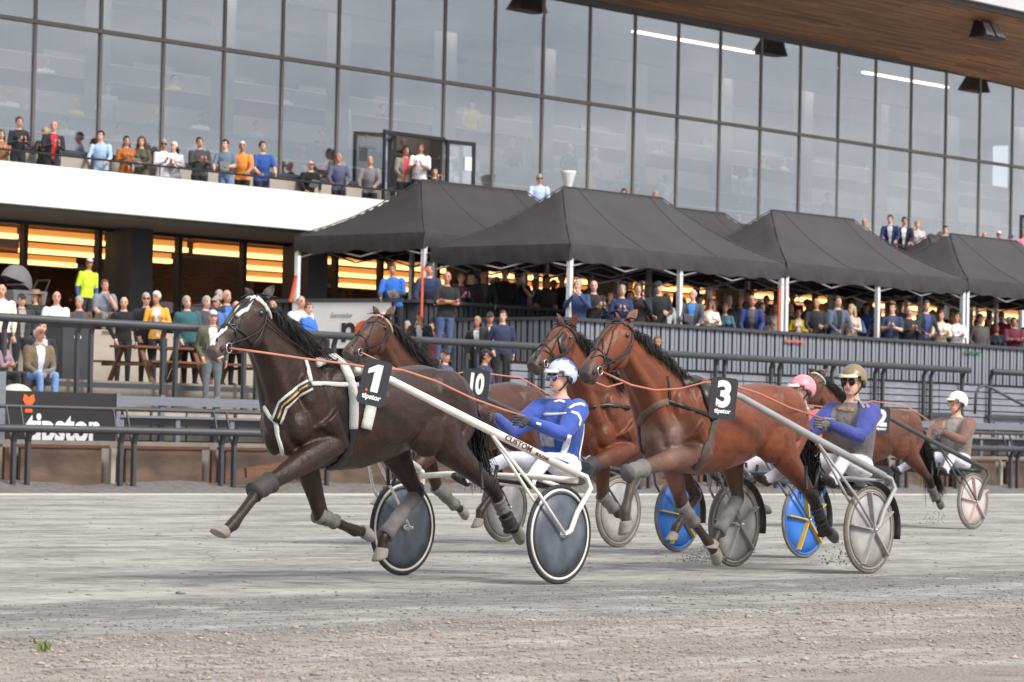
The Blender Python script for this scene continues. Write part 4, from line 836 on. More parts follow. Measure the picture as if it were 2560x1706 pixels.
stp(1230, 782, 44.0, 'clap', 'person in a dark coat and dark cap clapping on the step', (48, 48, 52), hair='cap', cap=(44, 44, 48), hc='dk', yr=(-1, 2))
stp(1254, 777, 44.8, 'stand', 'person with a tanned face looking right behind the dark cap', (50, 56, 84), hc='br', yr=(-1, 2))
stp(1280, 801, 43.4, 'claphi', 'person in a grey jacket with hands raised to clap', (84, 86, 90), (30, 32, 34), hair='short', hc='dk', yr=(-.8, 1.2))
stp(1348, 804, 44.0, 'stand', 'bearded person in black with a dark cap beside the bay horse', (40, 40, 44), hair='cap', cap=(48, 46, 48), hc='dk', yr=(-1, 2))
stp(1649, 841, 43.0, 'stand', 'person in navy whose head shows behind the mane of the third horse', (44, 50, 74), hc='rd', yr=(-2, 1))
stp(1487, 842, 43.0, 'stand', 'person in lilac between the two bay horses', (120, 120, 190), fem=True, hair='bun', hc='rd', yr=(-2, 1))
stp(6, 711, 45.5, 'stand', 'person in a cream coat at the left edge', (236, 228, 214), hair='fringe', hc='wh', yr=(-1, 3))
person(99, 728, 48.9, 3.0, 'sitcross', 'person in a brown sun hat and dark green top seated at the left', (34, 48, 44), fem=True, hair='hat', cap=(146, 116, 92), hc='rd', yr=(0, 0))
person(265, 700, 50.6, 3.42, 'sitchin', 'person in a grey T-shirt seated with a hand on the chin beside the steward', (126, 132, 146), (126, 124, 116), sleeve='bare', hc='rd', rot=radians(-25), yr=(0, 0))
person(98, 816, 42.3, 1.92, 'sit', 'bearded person in a brown jacket and blue jeans seated with papers', (118, 100, 80), (120, 160, 214), front=(206, 206, 220), hair='fringe', hc='wh', rot=radians(-18), paper=True)
person(108, 804, 43.0, 2.12, 'sit', 'person in black seated behind the brown jacket', (38, 36, 42), hair='short', hc='rd')
person(10, 835, 42.2, 1.92, 'sitcross', 'dark-haired person in a lilac top seated at the left edge', (150, 124, 138), fem=True, hair='long', hc='dk', sleeve='bare', rot=radians(20))
person(772, 757, 45.0, 2.88, 'sit', 'person in a bright blue polo seated reading behind the mane of the lead horse', (52, 116, 224), (40, 40, 46), sleeve='bare', hc='rd', paper=True, rot=radians(10), yr=(-.5, .5))
person(1117, 875, 41.8, 1.9, 'sit', 'person in a dark cap seated behind the tenth horse', (70, 84, 110), hair='cap', cap=(44, 42, 44), hc='wh', rot=radians(10))
person(1205, 875, 41.8, 1.9, 'sit', 'person in a navy jacket and dark cap seated looking right', (44, 52, 84), hair='cap', cap=(40, 38, 42), hc='dk', rot=radians(15), shades=True)
person(955, 779, 45.5, 1.92, 'stand', 'bald person whose crown shows between the ears of the tenth horse', (80, 80, 90), hair=None, yr=(-2, 3))
# the second and third rows of the crowd
GAR = [('charcoal jacket', (52, 52, 58)), ('navy jacket', (40, 48, 78)), ('black coat', (28, 28, 32)), ('grey sweater', (120, 120, 126)), ('white shirt', (226, 226, 230)), ('dark red jumper', (110, 34, 42)), ('olive coat', (82, 80, 60)), ('beige coat', (190, 172, 148)), ('blue shirt', (84, 120, 190)), ('brown jacket', (96, 74, 58)), ('teal jumper', (50, 96, 104)), ('black T-shirt', (24, 24, 28))]
HR = [('dark-haired', 'short', 'dk'), ('fair-haired', 'short', 'bl'), ('grey-haired', 'short', 'gr'), ('long-haired brunette', 'long', 'br'), ('long-haired blond', 'long', 'bl'), ('balding', 'fringe', 'gr'), ('capped', 'cap', 'dk')]
def fill(n, x0, x1, yl, Yb, zf, where, poses, yr):
    ks = random.sample([(g, h) for g in range(len(GAR)) for h in range(len(HR))], n)
    for k, (g, h) in enumerate(ks):
        x = x0+(x1-x0)*(k+random.uniform(.2, .8))/n; fem = HR[h][1] == 'long'
        person(x, yl(x)+random.uniform(-9, 9), Yb, zf, random.choice(poses), '%s person in a %s %s' % (HR[h][0], GAR[g][0], where), GAR[g][1], hair=HR[h][1], hc=HR[h][2], cap=random.choice(((40, 40, 44), (150, 150, 156), (50, 60, 96))) if HR[h][1] == 'cap' else None, fem=fem, yr=yr)
tz_ = lambda Y: 2.95 if Y > 46.75 else TZ
fill(11, 1085, 1440, lambda x: 690+.05*(x-1085), 47.6, tz_, 'in the second row under the left tent', ('stand', 'clap', 'cross', 'rail'), (0, 3))
fill(13, 1440, 1960, lambda x: 724+.055*(x-1440), 44.6, tz_, 'in the shade under the centre tent', ('stand', 'clap', 'claphi', 'cross'), (0, 2.8))
fill(12, 1975, 2410, lambda x: 756+.055*(x-1975), 44.6, tz_, 'under the tent right of centre', ('stand', 'clap', 'claphi', 'cross'), (0, 2.8))
fill(4, 2425, 2560, lambda x: 790+.06*(x-2425), 44.6, tz_, 'in the shade under the rightmost tent', ('stand', 'clap', 'cross'), (0, 2.8))
fill(9, 1000, 1400, lambda x: 806+.03*(x-1000), 43.2, floor_z, 'on the step behind horse number 10', ('stand', 'clap', 'claphi', 'cross'), (-.8, 3))
fill(5, 430, 760, lambda x: 745, 47.0, floor_z, 'behind the head of the lead horse', ('stand', 'cross', 'clap'), (-1.5, 2.4))
fill(4, 2, 330, lambda x: 736, 48.0, floor_z, 'on the middle step at the far left', ('stand', 'cross', 'stand'), (-1.5, 1.5))
# faint spectators on the tiers behind the glass
ORD = ['first', 'second', 'third', 'fourth', 'fifth', 'sixth', 'seventh', 'eighth', 'ninth', 'tenth', 'eleventh', 'twelfth', 'thirteenth', 'fourteenth', 'fifteenth', 'sixteenth', 'seventeenth', 'eighteenth', 'nineteenth', 'twentieth', 'twenty-first', 'twenty-second', 'twenty-third']
seen = {}; LBS = set()
for i in range(105):
    r = random.choice((0, 0, 1, 1, 1, 2, 2, 3, 4)); x = random.uniform(47.5, 92); yy = 56.1+1.75*r
    if any(abs(x-q) < .75 and r == k for q, k in seen): continue
    seen[(x, r)] = 1;  sit = random.random() < .75; col, cn = random.choice((((236, 236, 240), 'white'), ((228, 228, 236), 'white'), ((60, 62, 70), 'black'), ((150, 160, 190), 'pale blue'), ((222, 190, 70), 'yellow'), ((180, 176, 180), 'grey'), ((90, 60, 60), 'maroon')))
    bay = min(22, max(0, int((x-46.34)/1.99)))
    lb_ = 'faint %s-clad person %s behind glass, %s row, %s half of %s window bay' % (cn, 'seated' if sit else 'standing', ORD[r], 'left' if (x-46.34) % 1.99 < 1 else 'right', ORD[bay])
    if lb_ in LBS: continue
    LBS.add(lb_)
    T = tpl(('sitcross' if sit else 'stand', False, 0)); o = link('person', T['me'], None, lb_, 'person', 'spectators behind the glass')
    o.location = (x, yy, 6.5+.72*r + (-.93+.46 if sit else 0)); o.rotation_euler = (0, 0, radians(random.uniform(-55, 10)))
    tp = cloth(col); sk_ = random.choice(SKIN)
    for k, m_ in enumerate((sk_, tp, random.choice((tp, sk_)), cloth((50, 52, 60)), m_shoe, tp, sk_, m_eye, m_lip)): o.material_slots[k].link = 'OBJECT'; o.material_slots[k].material = m_
    h = link('hair', HAIR[random.choice(('short', 'bun', 'fringe'))], o); h.matrix_local = T['head']; h.material_slots[0].link = 'OBJECT'; h.material_slots[0].material = HCOL[random.choice(('dk', 'br', 'gr', 'bl'))]
# ------------------------------------------------------------------ horses
from mathutils.bvhtree import BVHTree
def coat_mat(name, rough=.36):
    m = bpy.data.materials.new(name); m.use_nodes = True; t = m.node_tree; N = t.nodes; L = t.links; b = N['Principled BSDF']
    a = N.new('ShaderNodeAttribute'); a.attribute_name = 'coat'; c = N.new('ShaderNodeTexCoord')
    n = N.new('ShaderNodeTexNoise'); n.inputs['Scale'].default_value = 5; n.inputs['Detail'].default_value = 6; L.new(c.outputs['Object'], n.inputs[0])
    r = N.new('ShaderNodeMapRange'); r.inputs[1].default_value = .3; r.inputs[2].default_value = .7; r.inputs[3].default_value = .78; r.inputs[4].default_value = 1.2; L.new(n.outputs['Fac'], r.inputs[0])
    x = N.new('ShaderNodeMix'); x.data_type = 'RGBA'; x.blend_type = 'MULTIPLY'; x.inputs[0].default_value = 1; L.new(a.outputs['Color'], x.inputs[6]); L.new(r.outputs[0], x.inputs[7]); L.new(x.outputs[2], b.inputs['Base Color'])
    p = N.new('ShaderNodeMapping'); p.inputs['Scale'].default_value = (40, 40, 160); L.new(c.outputs['Object'], p.inputs[0]); n2 = N.new('ShaderNodeTexNoise'); n2.inputs['Scale'].default_value = 1.6; n2.inputs['Detail'].default_value = 3; L.new(p.outputs[0], n2.inputs[0])
    n3 = N.new('ShaderNodeTexNoise'); n3.inputs['Scale'].default_value = 11; L.new(c.outputs['Object'], n3.inputs[0]); ad = N.new('ShaderNodeMath'); ad.operation = 'MULTIPLY_ADD'; ad.inputs[1].default_value = 4; L.new(n3.outputs['Fac'], ad.inputs[0]); L.new(n2.outputs['Fac'], ad.inputs[2])
    bp = N.new('ShaderNodeBump'); bp.inputs['Strength'].default_value = .4; bp.inputs['Distance'].default_value = .009; L.new(ad.outputs[0], bp.inputs['Height']); L.new(bp.outputs[0], b.inputs['Normal'])
    b.inputs['Roughness'].default_value = rough; b.inputs['Specular IOR Level'].default_value = .36; return m
m_coat = coat_mat('horse_coat')
m_hoof = mat('hoof', srgb(134, 129, 123), .7, .2, 14, .3); m_boot = mat('leg_boot', srgb(112, 110, 108), .8, .25, 10, .4); m_bootd = mat('dark_boot', srgb(58, 54, 54), .7, .2, 10, .3)
m_leather = mat('black_leather', (.016, .015, .016), .4, .1, 10); m_pad = mat('white_fleece', (.8, .79, .76), .9, .06, 60, .8, bscale=140); m_rein = mat('coral_rein', srgb(200, 128, 104), .5, .08, 10); m_steel = mat('polished_steel', (.7, .7, .7), .2, 0, 3, metal=1)
m_hairb = mat('horse_hair', (.012, .009, .008), .45, .2, 20); m_nost = mat('nostril', srgb(60, 34, 34), .6, .1, 9); m_plate = mat('plate_black', srgb(46, 46, 54), .5, .05, 6)
TOR = [(-.59, 1.26, 1.05, .06), (-.54, 1.33, .98, .125), (-.44, 1.42, .90, .175), (-.28, 1.50, .83, .21), (-.10, 1.555, .795, .235), (.08, 1.57, .785, .25), (.30, 1.515, .80, .27), (.55, 1.50, .86, .28), (.75, 1.525, .93, .27), (.92, 1.545, .985, .272), (1.10, 1.52, .99, .26), (1.26, 1.45, 1.02, .215), (1.37, 1.37, 1.06, .145), (1.42, 1.29, 1.13, .065)]
HEADS = [(-.03, .0, .085, .06), (.05, .0, .115, .082), (.13, -.006, .138, .098), (.21, -.016, .148, .097), (.29, -.018, .135, .083), (.37, -.004, .104, .066), (.45, .008, .082, .057), (.52, .012, .075, .06), (.58, .008, .068, .06), (.625, .0, .045, .045)]
def lerp_tab(tab, t):
    for a, b in zip(tab, tab[1:]):
        if a[0] <= t <= b[0]: u = (t-a[0])/(b[0]-a[0]); return [a[i]+(b[i]-a[i])*u for i in range(1, len(a))]
    return list((tab[0] if t < tab[0][0] else tab[-1])[1:])
def make_horse(label, Yh, wpx, poll, muz, muz_lat, legs, base, legc, lower=.0, blaze=0, star=0, mud=0, s=1.0, muzc=srgb(78, 66, 62), Xw=None, mane_fly=1., mane_len=1., tail_pts=None, ears=None, boots=(), bootm=None, neckdrop=0.):
    W = at(*wpx, Y=Yh) if Xw is None else Vector((Xw[0], Yh, Xw[1])); X0 = W.x; s = W.z/1.58; root = empty('horse', (X0, Yh, 0), label, 'horse', 'trotting horses in the race'); org = Vector((X0, Yh, 0))
    b = MB(); n = 26
    for r, zt, zb, hw in TOR: pass
    rings = []
    for r, zt, zb, hw in TOR:
        cz, rz = (zt+zb)/2*s, (zt-zb)/2*s; ring = []
        for k in range(n):
            a = 2*pi*k/n; sn = sin(a); wd = hw*s*(1-.30*max(0, sn)**1.5*(1 if -.35 < r < .4 else .35)); ring.append(Vector((r*s, cos(a)*wd, cz+rz*sn)))
        rings.append(ring)
    b.loft(rings)
    for y in (-1, 1):
        b.ball((-.30*s, y*.155*s, 1.2*s), (.12, .075, .27), M=Matrix.Rotation(-.45, 3, 'Y')).ball((-.43*s, y*.12*s, 1.09*s), (.11, .085, .13)).ball((-.10*s, y*.165*s, 1.07*s), (.17, .08, .13), M=Matrix.Rotation(.5, 3, 'Y')).ball((-.47*s, y*.065*s, 1.0*s), (.07, .06, .12)).ball((.0, y*.13*s, 1.36*s), (.2, .08, .13))
        b.ball((1.02*s, y*.15*s, 1.27*s), (.3, .13, .25)).ball((.82*s, y*.18*s, 1.08*s), (.2, .10, .2)).ball((1.22*s, y*.12*s, 1.2*s), (.17, .1, .24))
    for y in (-1, 1):
        b.ball((-.50*s, y*.062*s, 1.03*s), (.065, .06, .12)).ball((.93*s, y*.10*s, 1.40*s), (.26, .085, .125)).tube([(1.24*s, y*.12*s, 1.36*s), (1.27*s, y*.14*s, 1.16*s), (1.12*s, y*.165*s, .96*s)], [.07, .10, .07], 10).ball((.70*s, y*.19*s, 1.14*s), (.13, .07, .15)).ball((.42*s, y*.225*s, 1.16*s), (.3, .06, .2))
    Lc = lambda p: p-org
    P = Lc(at(*poll, Y=Yh)); M_ = Lc(at(*muz, Y=Yh-muz_lat)); a = (M_-P); HL = a.length; a.normalize(); lt = a.cross(Vector((0, 0, 1))).normalized(); f = lt.cross(a); hs = HL/.62
    A0 = P - f*.10*hs
    a = (M_-A0); HL = a.length; a.normalize(); lt = a.cross(Vector((0, 0, 1))).normalized(); f = lt.cross(a); hs = min(1.12, HL/.60)
    def hsurf(t, ang, k=1.0):
        off, hf, hw = lerp_tab(HEADS, t); q = 1.
        return A0 + a*(t*hs) + f*((off + hf*cos(ang)*k)*hs) + lt*(hw*sin(ang)*k*hs)
    b.loft([[hsurf(t, 2*pi*k/20) for k in range(20)] for t, *_ in HEADS])
    for y in (-1, 1):
        b.ball(A0+a*.235*hs-f*.055*hs+lt*(y*.05*hs), (.1*hs, .045*hs, .1*hs)).ball(A0+a*.125*hs+f*.05*hs+lt*(y*.078*hs), (.045, .028, .038))      # jowl, brow
        b.ball(A0+a*.545*hs+f*.012*hs+lt*(y*.045*hs), (.035, .024, .035)).ball(A0+a*.36*hs+f*.045*hs+lt*(y*.045*hs), (.08, .02, .03), M=Matrix((a, lt, f)).transposed())
    b.ball(A0+a*.56*hs-f*.062*hs, (.045, .04, .03)).ball(A0+a*.60*hs-f*.01*hs, (.04, .05, .045))
    # neck
    N0 = Vector((-.26*s, 0, 1.235*s)); N1 = A0 + a*.10*hs - f*.025; nr = []; mid = (N0+N1)/2 + Vector((.03, 0, .03-neckdrop)); crest = []
    for i in range(9):
        u = i/8; c = N0*(1-u)**2 + mid*2*u*(1-u) + N1*u*u; d = ((mid-N0)*(1-u)+(N1-mid)*u).normalized(); sd_ = d.cross(Vector((0, 1, 0))).normalized(); sd_ = -sd_ if sd_.z < 0 else sd_
        if sd_.x < 0 and abs(sd_.z) < .5: sd_ = -sd_
        hh = (.335*(1-u)**1.3+.128*(1-(1-u)**1.3))*s; ww = (.175*(1-u)+.075*u)*s
        nr.append([c + sd_*(hh*cos(q)) + Vector((0, 1, 0))*(ww*sin(q)*(1-.25*max(0, cos(q)))) for q in [2*pi*k/20 for k in range(20)]]); crest.append((c+sd_*hh*.98, d, sd_))
    b.loft(nr)
    for y in (-1, 1): b.tube([Vector((-.44*s, y*.10*s, 1.10*s)), N0.lerp(N1, .45)+Vector((-.10, y*.075, -.06)), N1+Vector((.0, y*.045, -.075))], [.085, .06, .038], 10)
    bones = [('body', Vector((-.5, 0, 1.15)), Vector((1.3, 0, 1.25)), .2), ('body', N0, N1, .12), ('head', A0, A0+a*.6*hs, .07)]
    hooves = []; segs = {}
    for key, pts in legs.items():
        y = -1 if key[0] == 'L' else 1; lat = .17 if key[1] == 'F' else .165; J = [Lc(at(*q[:2], Y=Yh+y*(q[2] if len(q) > 2 else lat))) if len(q) < 4 else Vector((q[0], y*lat, q[2])) for q in pts]
        if key[1] == 'F':
            kn, ft, hf_ = J; el = Vector((-.12*s, y*.165*s, .98*s)); d1 = (kn-el)
            b.tube([Vector((-.25*s, y*.155*s, 1.15*s)), el, el+d1*.35, el+d1*.75, kn], [(.15, .12), (.125, .095), (.092, .08), (.063, .058), (.056, .054)], 14).ball(kn, (.062, .056, .066))
            cn = kn+(ft-kn)*.35; b.tube([kn, cn, kn+(ft-kn)*.75, ft], [.053, .038, .036, .046], 12)
            bones += [('leg', el, kn, .07), ('low', kn, ft, .04)]; segs[key] = (el, kn, ft)
        else:
            hk, ft, hf_ = J; hp = Vector((.95*s, y*.14*s, 1.25*s)); sf_ = Vector(((.74+.22*max(0, min(1, (hk.x/s-.95)/.6)))*s, y*.185*s, 1.0*s)); d1 = hk-sf_
            b.tube([hp, hp*.45+sf_*.55, sf_+d1*.15, sf_+d1*.5, sf_+d1*.85, hk], [(.2, .13), (.18, .12), (.135, .1), (.09, .075), (.058, .052), (.06, .055)], 14)
            dn = (ft-hk).normalized(); bk = Vector((1, 0, .25)).normalized(); b.ball(hk, (.062, .052, .07)).ball(hk+(d1.normalized()*-.02)+ (Vector((.045, 0, .02))), (.035, .03, .045))
            b.tube([hk, hk+(ft-hk)*.35, hk+(ft-hk)*.75, ft], [.055, .044, .04, .047], 12); bones += [('leg', hp, hk, .08), ('low', hk, ft, .04)]; segs[key] = (sf_, hk, ft)
        b.ball(ft, .046); dh = (hf_-ft); dl = dh.length; dh.normalize(); co = ft+dh*min(.085, dl*.55); b.tube([ft, co], [.042, .038], 10); bones.append(('low', ft, co, .04)); hooves.append((ft, co, dh))
    me = organic(b, .0115, 3, .5)
    nv = len(me.vertices); v = np.empty(nv*3); me.vertices.foreach_get('co', v); v = v.reshape(-1, 3); best = np.full(nv, 1e9); lab = np.zeros(nv, int); tt = np.zeros(nv); ID = {'body': 0, 'head': 1, 'leg': 2, 'low': 3}
    for kname, p, q, r in bones:
        p, q = np.array(p), np.array(q); d = q-p; t = np.clip(((v-p)@d)/max(d@d, 1e-9), 0, 1); ds = np.linalg.norm(v-(p+t[:, None]*d), axis=1)-r; k = ds < best; best[k] = ds[k]; lab[k] = ID[kname]; tt[k] = t[k]
    colr = np.tile(np.array([*base, 1.0]), (nv, 1)); lc = np.array([*legc, 1.0])
    w = np.where(lab == 3, 1., np.where(lab == 2, np.clip((tt-.45)/.5, 0, 1), 0))[:, None]; colr = colr*(1-w)+lc*w
    aa, ff, ll = np.array(a), np.array(f), np.array(lt); rel = v-np.array(A0); ht, hf2, hl2 = rel@aa/hs, rel@ff/hs, rel@ll/hs
    hd = (lab == 1) | ((ht > .2) & (np.abs(hl2) < .12) & (ht < .8) & (np.abs(hf2) < .2))
    w = (np.clip((ht-.47)/.1, 0, 1)*hd)[:, None]; colr = colr*(1-w)+np.array([*muzc, 1])*w
    if blaze: colr[(ht > .10) & (ht < .60) & (np.abs(hl2-.004*np.sin(ht*40)) < .008+.014*np.abs(np.sin(ht*8+.6))) & (hf2 > .035) & (lab == 1)] = (.75, .73, .72, 1)
    if star: colr[((ht-.10)**2+(hl2)**2 < .022**2) & (hf2 > .05) & (lab == 1)] = (.75, .73, .72, 1)
    if mud:
        c0 = np.array((-.50, -.2, 1.03)); e = ((v-c0)/np.array((.20, .5, .24))); d0 = (e**2).sum(1); nzz = .35*np.sin(v[:, 2]*37+v[:, 0]*23)*np.sin(v[:, 0]*41); w = (np.clip(1.15-d0+nzz*.5, 0, 1)*mud)[:, None]
        w2 = (np.where((lab >= 2) & (v[:, 0] < 0), .6, 0)*mud)[:, None]; w = np.maximum(w, w2); colr = colr*(1-w)+np.array([*srgb(118, 110, 104), 1])*w
    at_ = me.attributes.new('coat', 'FLOAT_COLOR', 'POINT'); at_.data.foreach_set('color', colr.astype(np.float32).reshape(-1)); me.materials.append(m_coat)
    body = link('body', me, root)
    for i, (ft, co, dh) in enumerate(hooves):
        q = dh; sd_ = Vector((0, 1, 0)); fwd = Vector((q.z, 0, -q.x)).normalized(); tw = (fwd*.84+q*.54); ax_ = (q*.84-fwd*.54); rr = []
        for t, r, sh, u in ((-.012, .040, 0, 0), (0, .046, .0, .15), (.05, .055, .012, .7), (.064, .057, .016, .9), (.064, .04, .016, .9)):
            c = co+q*t+fwd*sh; e_ = fwd.lerp(tw, u).normalized(); rr.append([c+(e_*(cos(2*pi*k/16)*r*1.08)+sd_*(sin(2*pi*k/16)*r)) for k in range(16)])
        MB().loft(rr).build('hoof', m_hoof, root, True)
    for key, i0, u0, u1, r0, r1, mm_ in boots:
        p, q, t3 = segs[key]; A_, B_ = (p, q) if i0 == 0 else (q, t3); d = B_-A_; rr = MB(); K = 7
        rr.tube([A_+d*(u0+(u1-u0)*k/K) for k in range(K+1)], [(r0+(r1-r0)*k/K)*(1.08 if k in (0, K) else 1.)+.004*sin(k*2.1) for k in range(K+1)], 14); rr.build('leg_boot', mm_, root, True)
    # eyes, nostrils, ears
    for y in (-1, 1):
        ec = A0+a*.135*hs+f*.045*hs+lt*(y*.092*hs); MB().ball(ec, (.021, .015, .021)).build('eye', m_eye, root, True)
        MB().ball(ec+Vector((-.006, -.013*1, .008)), .0035, 8, 6).build('eye_glint', m_paper, root, True)
        nc = A0+a*.575*hs+f*.022*hs+lt*(y*.058*hs); MB().ball(nc, (.024, .013, .019), M=Matrix((a, lt, f)).transposed() @ Matrix.Rotation(.5, 3, 'Y')).build('nostril', m_nost, root, True)
        e0 = A0 + f*.085*hs + lt*(y*.05) - a*.01; e1 = None
        if ears: e1 = Lc(at(*ears[0 if y < 0 else 1], Y=Yh+y*.07))
        d = (e1-e0) if e1 is not None else (f*.5-a*.85+lt*y*.25).normalized()*.17
        dn = d.normalized(); opn = (lt*y*.75+f*.65); opn = (opn-dn*opn.dot(dn)).normalized(); sv = dn.cross(opn); rr = []
        for u, wd in ((-.1, .026), (0.1, .03), (.35, .036), (.6, .031), (.82, .018), (.97, .006), (1.0, .002)):
            rr.append([e0+d*u+sv*(wd*cos(q))+opn*(wd*(.55*sin(q) - (.55 if sin(q) > .2 else 0)*min(1, max(0, sin(q))))) for q in [2*pi*k/14 for k in range(14)]])
        eb = MB().loft(rr).mesh('ear', m_coat, True); ca_ = eb.attributes.new('coat', 'FLOAT_COLOR', 'POINT'); ca_.data.foreach_set('color', np.tile(np.array([*base, 1], np.float32)*np.array([.8, .8, .8, 1], np.float32), len(eb.vertices))); link('ear', eb, root)
    # mane and tail strands
    mn = MB()
    for i in range(1300):
        u = random.random()**.85; k = min(7, int(u*8)); w_ = u*8-k; c0 = crest[k][0]*(1-w_)+crest[k+1][0]*w_; d = crest[k][1]; y = random.choice((-1, -1, 1)); L_ = random.uniform(.10, .27)*(1 if u < .9 else .75)*mane_len
        back = Vector((1, 0, 0)); o_ = back*mane_fly*random.uniform(.35, 1.0)+Vector((0, y*random.uniform(.1, .55), random.uniform(-.75, .12))); o_.normalize()
        p0 = c0+Vector((0, random.uniform(-.02, .02), -.01)); p1 = p0+crest[k][2]*.015+o_*L_*.4+Vector((0, y*.03, 0)); p2 = p0+o_*L_*.75+Vector((0, 0, -.03)); p3 = p0+o_*L_+Vector((random.uniform(-.02, .06), 0, -.05-random.random()*.05))
        mn.tube([p0, p1, p2, p3], [.0045, .0042, .003, .001], 3, False)
    for i in range(26):                                                           # forelock
        p0 = A0+f*.09*hs+lt*random.uniform(-.03, .03); o_ = (a*random.uniform(.3, 1)+Vector((random.uniform(.1, .9), random.uniform(-.4, .4), .2))).normalized(); mn.tube([p0, p0+f*.02+o_*.06, p0+o_*.13], [.008, .006, .001], 4, False)
    mn.build('mane', m_hairb, root, True)
    tl = MB(); T0 = Vector((1.40*s, 0, 1.36*s)); TP = [Vector(q) for q in (tail_pts or ((1.52, 0, 1.28), (1.55, 0, 1.0), (1.62, 0, .62)))]
    for i in range(380):
        r1, r2, r3 = [Vector((random.gauss(0, .02*k), random.gauss(0, .025*k), random.gauss(0, .02*k))) for k in (1, 1.7, 2.6)]; e_ = random.uniform(.7, 1.05)
        q = [T0, TP[0]+r1*.7, TP[0]*.3+TP[1]*.7+r2, TP[1]+(TP[2]-TP[1])*e_+r3]; tl.tube(q, [.009, .008, .006, .0015], 3, False)
    tl.build('tail', m_hairb, root, True)
    bv = BVHTree.FromPolygons([tuple(p+org) for p in [x.co for x in me.vertices]], [tuple(p.vertices) for p in me.polygons])
    H = dict(root=root, org=org, bvh=bv, A0=A0, a=a, f=f, lt=lt, hs=hs, hsurf=hsurf, s=s, body=me, Yh=Yh); return H
def cast(H, px, py, lift=.008):
    d = ray(px, py).normalized(); h, nrm, i, ds = H['bvh'].ray_cast(CAM, d)
    if h is None: h, nrm, i, ds = H['bvh'].find_nearest(CAM + d*((H['Yh']-.2)/d.y))
    return h + nrm*lift - H['org'], nrm
def strap(H, pts, w, m, name='strap', thick=.004, lift=.006, sub=3):
    """a flat strap laid over the skin along a line of photo pixels"""
    q = []
    for (x0, y0), (x1, y1) in zip(pts, pts[1:]):
        for k in range(sub): q.append((x0+(x1-x0)*k/sub, y0+(y1-y0)*k/sub))
    q.append(pts[-1]); P = [cast(H, *c, lift) for c in q]; rings = []
    for i, (p, nrm) in enumerate(P):
        t = P[min(i+1, len(P)-1)][0]-P[max(i-1, 0)][0]; t = t.normalized() if t.length > 1e-6 else Vector((1, 0, 0)); sd_ = t.cross(nrm); sd_ = sd_.normalized() if sd_.length > .05 else Vector((0, 0, 1)); n2 = sd_.cross(t)
        rings.append([p+sd_*(w/2*cos(k*pi/4))+n2*(thick*sin(k*pi/4)) for k in range(8)])
    return MB().loft(rings).build(name, m, H['root'], True)
def bridle(H, m=m_leather, band=None):
    hs_, hf = H['hsurf'], 1
    for t, w, mm_ in ((.03, .010, band or m), (.40, .012, m)):
        rr = [hs_(t+(.04*cos(2*pi*k/28) if t < .1 else 0), 2*pi*k/28, 1.035) for k in range(29)]; MB().tube(rr, [(w, .006)]*29 if t > .1 else [(w*1.3, .012)]*29, 6, False).build('noseband' if t > .1 else 'headpiece', mm_, H['root'], True)
    for y in (-1, 1):
        MB().tube([hs_(t, y*q, 1.05) for t, q in ((.02, 1.2), (.12, 1.75), (.22, 1.75), (.34, 1.75), (.44, 1.7), (.50, 1.7))], .008, 6).build('cheek_strap', m, H['root'], True)
        MB().tube([hs_(t, y*q, 1.05) for t, q in ((.02, .5), (.10, .35), (.2, .45), (.3, .8), (.4, 1.2))], .006, 6).build('face_strap', m, H['root'], True)
        c = hs_(.52, y*1.75, 1.12); MB().torus(c, H['lt'], .033, .005, 24, 6).build('bit_ring', m_steel, H['root'], True)
        MB().tube([hs_(.40, y*1.4, 1.06), hs_(.47, y*1.6, 1.08), c], .006, 6).build('bit_strap', m, H['root'], True)
    return hs_(.52, -1.75, 1.12)
def plate(H, px, py, num, small, w=.19, h=.315, tilt=-.22, Yp=.52, yaw=-.62):
    c = at(px, py, Y=H['Yh']-(.36 if Yp is None else Yp)) - H['org']; M_ = Matrix.Translation(c) @ Matrix.Rotation(yaw, 4, 'Z') @ Matrix.Rotation(-tilt, 4, 'Y') @ Matrix.Rotation(pi/2, 4, 'X')
    o = link('number_plate', None, H['root']); o.matrix_local = M_; r = .03; pts = []
    for sx, sy, a0 in ((1, 1, 0), (-1, 1, pi/2), (-1, -1, pi), (1, -1, 1.5*pi)):
        for k in range(5): pts.append((sx*(w/2-r)+r*cos(a0+k*pi/8), sy*(h/2-r)+r*sin(a0+k*pi/8), -.006))
    MB().prism(pts, (0, 0, .012)).build('board', m_plate, o)
    if num == '1': MB().prism([(-.062, .085, .007), (-.004, .125, .007), (.034, .125, .007), (.034, -.065, .007), (-.018, -.065, .007), (-.018, .072, .007), (-.062, .05, .007)], (0, 0, .004)).build('numeral', m_white, o)
    else: put_text('numeral', num, .27 if len(num) == 1 else .25, m_white, o, Matrix.Translation((0.0, -.06, .008)), .012, sx=.95 if len(num) == 1 else .62, ext=.002)
    if small: put_text('maker_mark', small, .048, m_white, o, Matrix.Translation((0, -.115, .008)), .002, ext=.002); MB().obox((-.045, -.06, .009), (.014, .018, .003)).build('mark_dot', m_orange, o)
    return o
def rein(H, pts, r=.0075, m=None):
    q = [Vector(p) if len(p) == 3 else None for p in pts]; return MB().tube(pts, [(r, r*.35)]*len(pts), 6, ref=(0, 0, 1)).build('rein', m or m_rein, H['root'], True)
LEG1 = {'LF': [(650, 1222), (582, 1312), (535, 1350)], 'RF': [(803, 1290), (888, 1327), (940, 1334)], 'RH': [(1043, 1232), (958, 1345), (952, 1400)], 'LH': [(1232, 1222), (1275, 1312), (1302, 1338)]}
